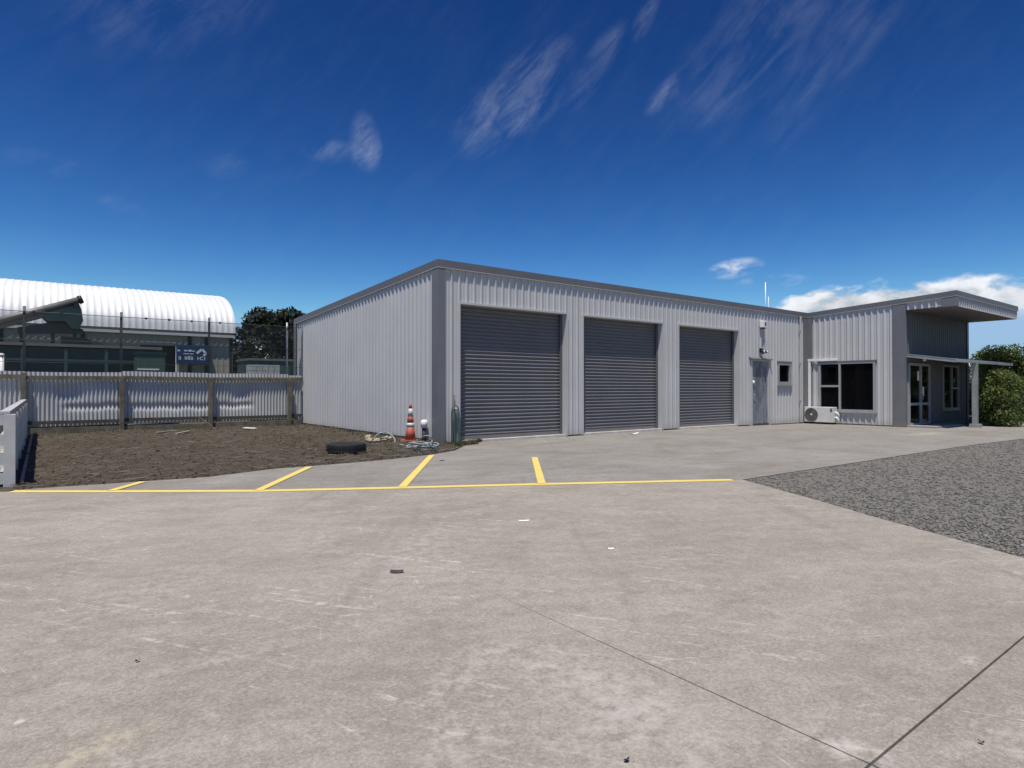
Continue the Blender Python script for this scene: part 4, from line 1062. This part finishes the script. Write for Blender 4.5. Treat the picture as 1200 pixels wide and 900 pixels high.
# auger / conveyor with hopper rising over the trailer
YA = 17.6
au = thing('grain_auger', (-8, YA, 0), 'grey grain auger boom with dark green hopper rising against the white shed roof', 'auger')
P = lambda px, py, dy=0: onY(px, py, YA + dy)
b0, b1 = P(-60, 391), P(93, 351.5)
MB().tube([b0, b1], .13, 12).build('boom', M['agrey'], au, smooth=True)
MB().tube([P(92, 351.8), P(96.5, 350.5)], [.17, .15], 12).build('boom_cap', M['black'], au, smooth=True)
def slab(pts, y0, y1, nm, mt):
    n = len(pts); vs = [(onY(px, py, YA)[0], YA + y0, onY(px, py, YA)[2]) for px, py in pts] + [(onY(px, py, YA)[0], YA + y1, onY(px, py, YA)[2]) for px, py in pts]
    return MB().add(vs, [tuple(range(n)), tuple(range(n, 2 * n))[::-1]] + [(i, n + i, n + (i + 1) % n, (i + 1) % n) for i in range(n)]).build(nm, mt, au)
slab([(-40, 384), (87, 355), (87, 362), (60, 369), (-40, 394)], .05, .5, 'trough', M['agrey'])
slab([(50, 371.5), (87, 362.2), (95, 363), (97, 377), (92, 386), (84, 386), (76, 377), (56, 377)], -.3, .9, 'hopper', M['green'])
slab([(86, 357), (92, 355.5), (95, 363), (87, 362)], -.2, .6, 'hopper_throat', M['black'])
slab([(20, 383), (60, 377), (82, 378), (98, 386), (98, 390), (20, 390)], .2, .7, 'frame', M['pole'])
for px in (25, 62, 88): MB().box(P(px, 390)[0] - .06, P(px, 390)[0] + .06, YA + .3, YA + .42, 0, P(px, 388)[2]).build('leg', M['pole'], au)
slab([(72, 394), (100, 396), (118, 402), (118, 406), (72, 406)], .0, .6, 'motor', M['green'])

q = onY(2, 415, 12.0)
wp = thing('white_post', (q[0], 12, 0), 'pale post with a rounded top standing behind the iron fence', 'post')
MB().tube([(q[0], 12, 0), (q[0], 12, q[2] - .05)], .06, 10).build('shaft', M['white'], wp, smooth=True)
MB().lathe([(.07, -.06), (.075, -.02), (.05, .02), (.0, .03)], (q[0], 12, q[2]), 12).build('cap', M['white'], wp, smooth=True)

# stack of pale blocks on a pallet and a green bin beyond the fence
qa, qb = onY(294, 427, 16.0), onY(328, 441, 16.0)
ps = thing('block_stack', ((qa[0] + qb[0]) / 2, 16.4, 0), 'pale concrete blocks stacked on a pallet behind the iron fence', 'blocks')
w_ = qb[0] - qa[0]; top_ = qa[2]; nrow = 8; bh = (top_ - .15) / nrow
bl = None
for r in range(nrow):
    for c in range(5):
        x0 = qa[0] + w_ * c / 5
        m = MB().box(x0 + .008, x0 + w_ / 5 - .008, 16.0, 16.8, .15 + r * bh + .006, .15 + (r + 1) * bh - .006)
        m.build('block', M['brick'], ps)
for x in (qa[0], (qa[0] + qb[0]) / 2 - .05, qb[0] - .1): MB().box(x, x + .1, 16, 16.8, 0, .149).build('pallet_bearer', M['timber'], ps)
qa = onY(270, 419, 22.0); qb = onY(352, 432, 22.0)
gb = thing('green_container', (4, 23, 0), 'low dark green container with a pale rim beyond the block stack', 'container')
MB().box(qa[0] + .9, qb[0] + 3.5, 22.0, 24.4, .1, qa[2] - .12).build('body', M['green2'], gb)
MB().box(qa[0] + .85, qb[0] + 3.55, 21.95, 24.45, qa[2] - .118, qa[2]).build('rim', M['agrey'], gb)
for k in range(9): MB().box(qa[0] + 1.2 + k * .9, qa[0] + 1.3 + k * .9, 21.94, 21.998, .12, qa[2] - .12).build('rib', M['green'], gb)

# ------------------------------------------------------------------ trees and hedge
def leaves(centers, radii, n, size, squash=1.0, shell=.45):
    C = np.array(centers); Rr = np.array(radii); w = Rr ** 2; idx = nrng.choice(len(C), n, p=w / w.sum())
    d = nrng.normal(size=(n, 3)); d /= np.linalg.norm(d, axis=1)[:, None]
    r = Rr[idx] * (shell + (1.08 - shell) * nrng.random(n) ** .6)
    p = C[idx] + d * r[:, None] * np.array((1, 1, squash))
    a = nrng.normal(size=(n, 3)); a /= np.linalg.norm(a, axis=1)[:, None]
    b = np.cross(a, d + nrng.normal(size=(n, 3)) * .6); b /= np.linalg.norm(b, axis=1)[:, None] + 1e-9
    s = (size * nrng.uniform(.5, 1.3, n))[:, None]
    V = np.stack([p - a * s, p + b * s * .45, p + a * s, p - b * s * .45], 1).reshape(-1, 3)
    Fs = np.arange(4 * n).reshape(n, 4)
    return V, Fs
def tree(px, py_top, depth, rad, label, n=9000, leaf=.22, mat='leafdark', zc=None, group=None):
    d = ray(px, 455); k = depth / (FX * d[0] + FY * d[1]); x, y = CAM[0] + d[0] * k, CAM[1] + d[1] * k
    ht = 1.25 + (455 - py_top) * depth / F
    tr = thing('tree', (x, y, -.16), label, 'tree', group)
    MB().tube([(x, y, -.2), (x + .1, y, ht * .3), (x - .1, y + .1, ht * .6), (x, y, ht * .9)], [rad * .10, rad * .08, rad * .05, .04], 10).build('trunk', M['trunk'], tr, smooth=True)
    C, Rr = [], []
    for i in range(46):
        a = rnd.uniform(0, 6.28); u = rnd.random(); zz = ht * (.14 + .80 * u); rr_ = rad * (1.0 - .62 * max(0, (u - .35) / .65) ** 1.6) * math.sqrt(rnd.random())
        C.append((x + rr_ * math.cos(a), y + rr_ * math.sin(a), zz)); Rr.append(rad * rnd.uniform(.16, .32))
    C.append((x, y, ht - rad * .18)); Rr.append(rad * .2)
    for c in C[::4]:
        MB().tube([(x, y, max(.5, c[2] - rad * .5)), ((x + c[0]) / 2, (y + c[1]) / 2, c[2] - rad * .2), c], [rad * .03, rad * .02, .02], 6).build('limb', M['trunk'], tr, smooth=True)
    v, f = leaves(C, Rr, n, leaf, .8); fast_mesh('crown', v, f, M[mat], tr)
    return tr
tree(322, 363, 62, 5.2, 'large dark evergreen tree beside the barrel-roofed shed', 16000, .26)
tree(362, 371, 70, 4.6, 'second dark evergreen tree showing just above the garage side wall', 9000, .26)

# hedge to the right of the office
hz = -.10
def shrub(x, y, rx, ht, label, n, mat='hedge', leaf=.075):
    t_ = thing('shrub', (x, y, hz), label, 'shrub', None)
    C, Rr = [], []
    for i in range(34):
        a = rnd.uniform(0, 6.28); r = rx * math.sqrt(rnd.random()) * .85; z = hz + .15 + (ht - .35) * rnd.random() ** .8
        k = 1 - .35 * max(0, (z / ht - .6) / .4)
        C.append((x + r * k * math.cos(a), y + r * k * math.sin(a), z)); Rr.append(rnd.uniform(.26, .5))
    for c in C[::4]:
        MB().tube([(x + rnd.uniform(-.2, .2), y + rnd.uniform(-.2, .2), hz - .05), ((x + c[0]) / 2 + .1, (y + c[1]) / 2, c[2] * .5), c], [.05, .035, .01], 6).build('stem', M['trunk'], t_, smooth=True)
    v, f = leaves(C, Rr, n, leaf, .9, .3); fast_mesh('crown', v, f, M[mat], t_)
    return t_
shrub(19.75, -5.0, .72, 2.0, 'low green shrub growing under the verandah beam beside its post', 12000, leaf=.05)
shrub(23.7, -3.9, 1.05, 2.95, 'dense green shrub just behind the verandah end of the office', 16000, leaf=.055)
shrub(24.3, -5.3, 1.25, 3.35, 'tallest dense green shrub spreading at the gravel edge beside the office', 18000, leaf=.055)
shrub(25.8, -6.8, 1.5, 3.2, 'green shrub farther along the gravel edge past the tallest one', 14000, leaf=.06)
shrub(26.2, -3.2, 1.4, 2.8, 'green shrub behind the others along the office end wall', 9000, leaf=.06)
v, f = rocks(500, lambda i: (rnd.uniform(22.4, 27), rnd.uniform(-8.2, -3), gz(20) + .01), lambda i: rnd.uniform(.02, .06))
tag(fast_mesh('bed_mulch', v, f, M['clod']), 'dark mulch and clods under the shrubs beside the office', 'mulch', kind='stuff')
struct(strips([22.45, 24, 26, 30], lambda x: -8.3, lambda x: -2.4, lambda x: gz(20) + .012).build('planting_bed', M['dirt']))
ke = MB().box(22.35, 22.44, -8.4, -2.6, gz(20) - .05, gz(20) + .09).build('bed_edging', M['timberd'])
tag(ke, 'dark timber edging along the shrub bed beside the office', 'edging')
# pale neighbouring building seen through the gap beside the office
d = ray(1136, 455); k = 45 / (FX * d[0] + FY * d[1]); nbx, nby = CAM[0] + d[0] * k, CAM[1] + d[1] * k
nb = thing('distant_building', (nbx, nby, -.16), 'distant low white building glimpsed between the office and the verandah post', 'building')
MB().box(nbx - 4, nbx + 5, nby - 3, nby + 3, -.16, 2.0).build('wall', M['gutter'], nb)
MB().hexa([(nbx - 4.3, nby - 3.3, 2.0), (nbx + 5.3, nby - 3.3, 2.0), (nbx + 5.3, nby + 3.3, 2.0), (nbx - 4.3, nby + 3.3, 2.0), (nbx - 4.3, nby - .2, 3.1), (nbx + 5.3, nby - .2, 3.1), (nbx + 5.3, nby + .2, 3.1), (nbx - 4.3, nby + .2, 3.1)]).build('roof', M['shedroof'], nb)
for x in (nbx - 2.5, nbx + 1, nbx + 3.2):
    w1 = MB().box(x, x + 1.0, nby - 3.03, nby - 3.005, .9, 1.7).build('window', M['alu'], nb); MB().box(x + .07, x + .93, nby - 3.045, nby - 3.031, .97, 1.63).build('pane', M['glassd'], w1)
d = ray(1137, 455); k = 31 / (FX * d[0] + FY * d[1]); bx_, by_ = CAM[0] + d[0] * k, CAM[1] + d[1] * k
shrub(bx_, by_, .7, 1.25, 'small dark shrub in the gap behind the office end wall', 2500, 'leafdark', .07)

# ------------------------------------------------------------------ litter on the concrete
def scrap(px, py, L_, w, mt, nm, lab, cat, ang=None, curl=.01):
    q = ground(px, py); a = rnd.uniform(0, 6.28) if ang is None else ang; c, s = math.cos(a), math.sin(a)
    V = []
    for i in range(5):
        u = (i / 4 - .5) * L_; ww = w * (.25 + .75 * math.sin(math.pi * (i + .5) / 5)); z = .004 + curl * (2 * (i / 4 - .5)) ** 2
        for sg_ in (-1, 1): V.append((q[0] + c * u - s * sg_ * ww / 2, q[1] + s * u + c * sg_ * ww / 2, z + .004 * sg_ + .004))
    m = MB().add(V, [(2 * i, 2 * i + 2, 2 * i + 3, 2 * i + 1) for i in range(4)])
    o = m.build(nm, mt); so_ = o.modifiers.new('thick', 'SOLIDIFY'); so_.thickness = .0015
    return tag(o, lab, cat)
right = math.atan2(-FX, FY)
scrap(465, 671, .09, .05, M['litter'], 'dead_leaf', 'dark curled dead leaf lying alone on the open concrete', 'leaf', right, .006)
scrap(614, 611, .10, .014, M['paper'], 'paper_scrap', 'narrow white paper scrap on the concrete in front of the last bay mark', 'paper', right + .15, .003)
scrap(716, 644, .045, .014, M['paper'], 'paper_scrap', 'tiny square white paper scrap on the open concrete towards the gravel', 'paper', right, .003)
scrap(734, 893, .02, .016, M['litter'], 'seed_pod', 'tiny black seed pod near the slab joint', 'seed pod', None, .006)
scrap(161, 776, .018, .014, M['litter'], 'seed_pod', 'tiny black speck of bark on the pale foreground concrete', 'seed pod', None, .006)
scrap(1150, 872, .016, .014, M['litter'], 'seed_pod', 'tiny black seed pod on the slab beyond the crossing joint', 'seed pod', None, .006)
scrap(518, 540, .08, .05, M['litter'], 'dead_leaf', 'small dark leaf beside the bay mark that ends at the garage corner', 'leaf', right, .006)
scrap(743, 508.5, .30, .10, M['paper'], 'paper_scrap', 'crumpled white paper lying at the foot of the second roller door', 'paper', right + .5, .03)
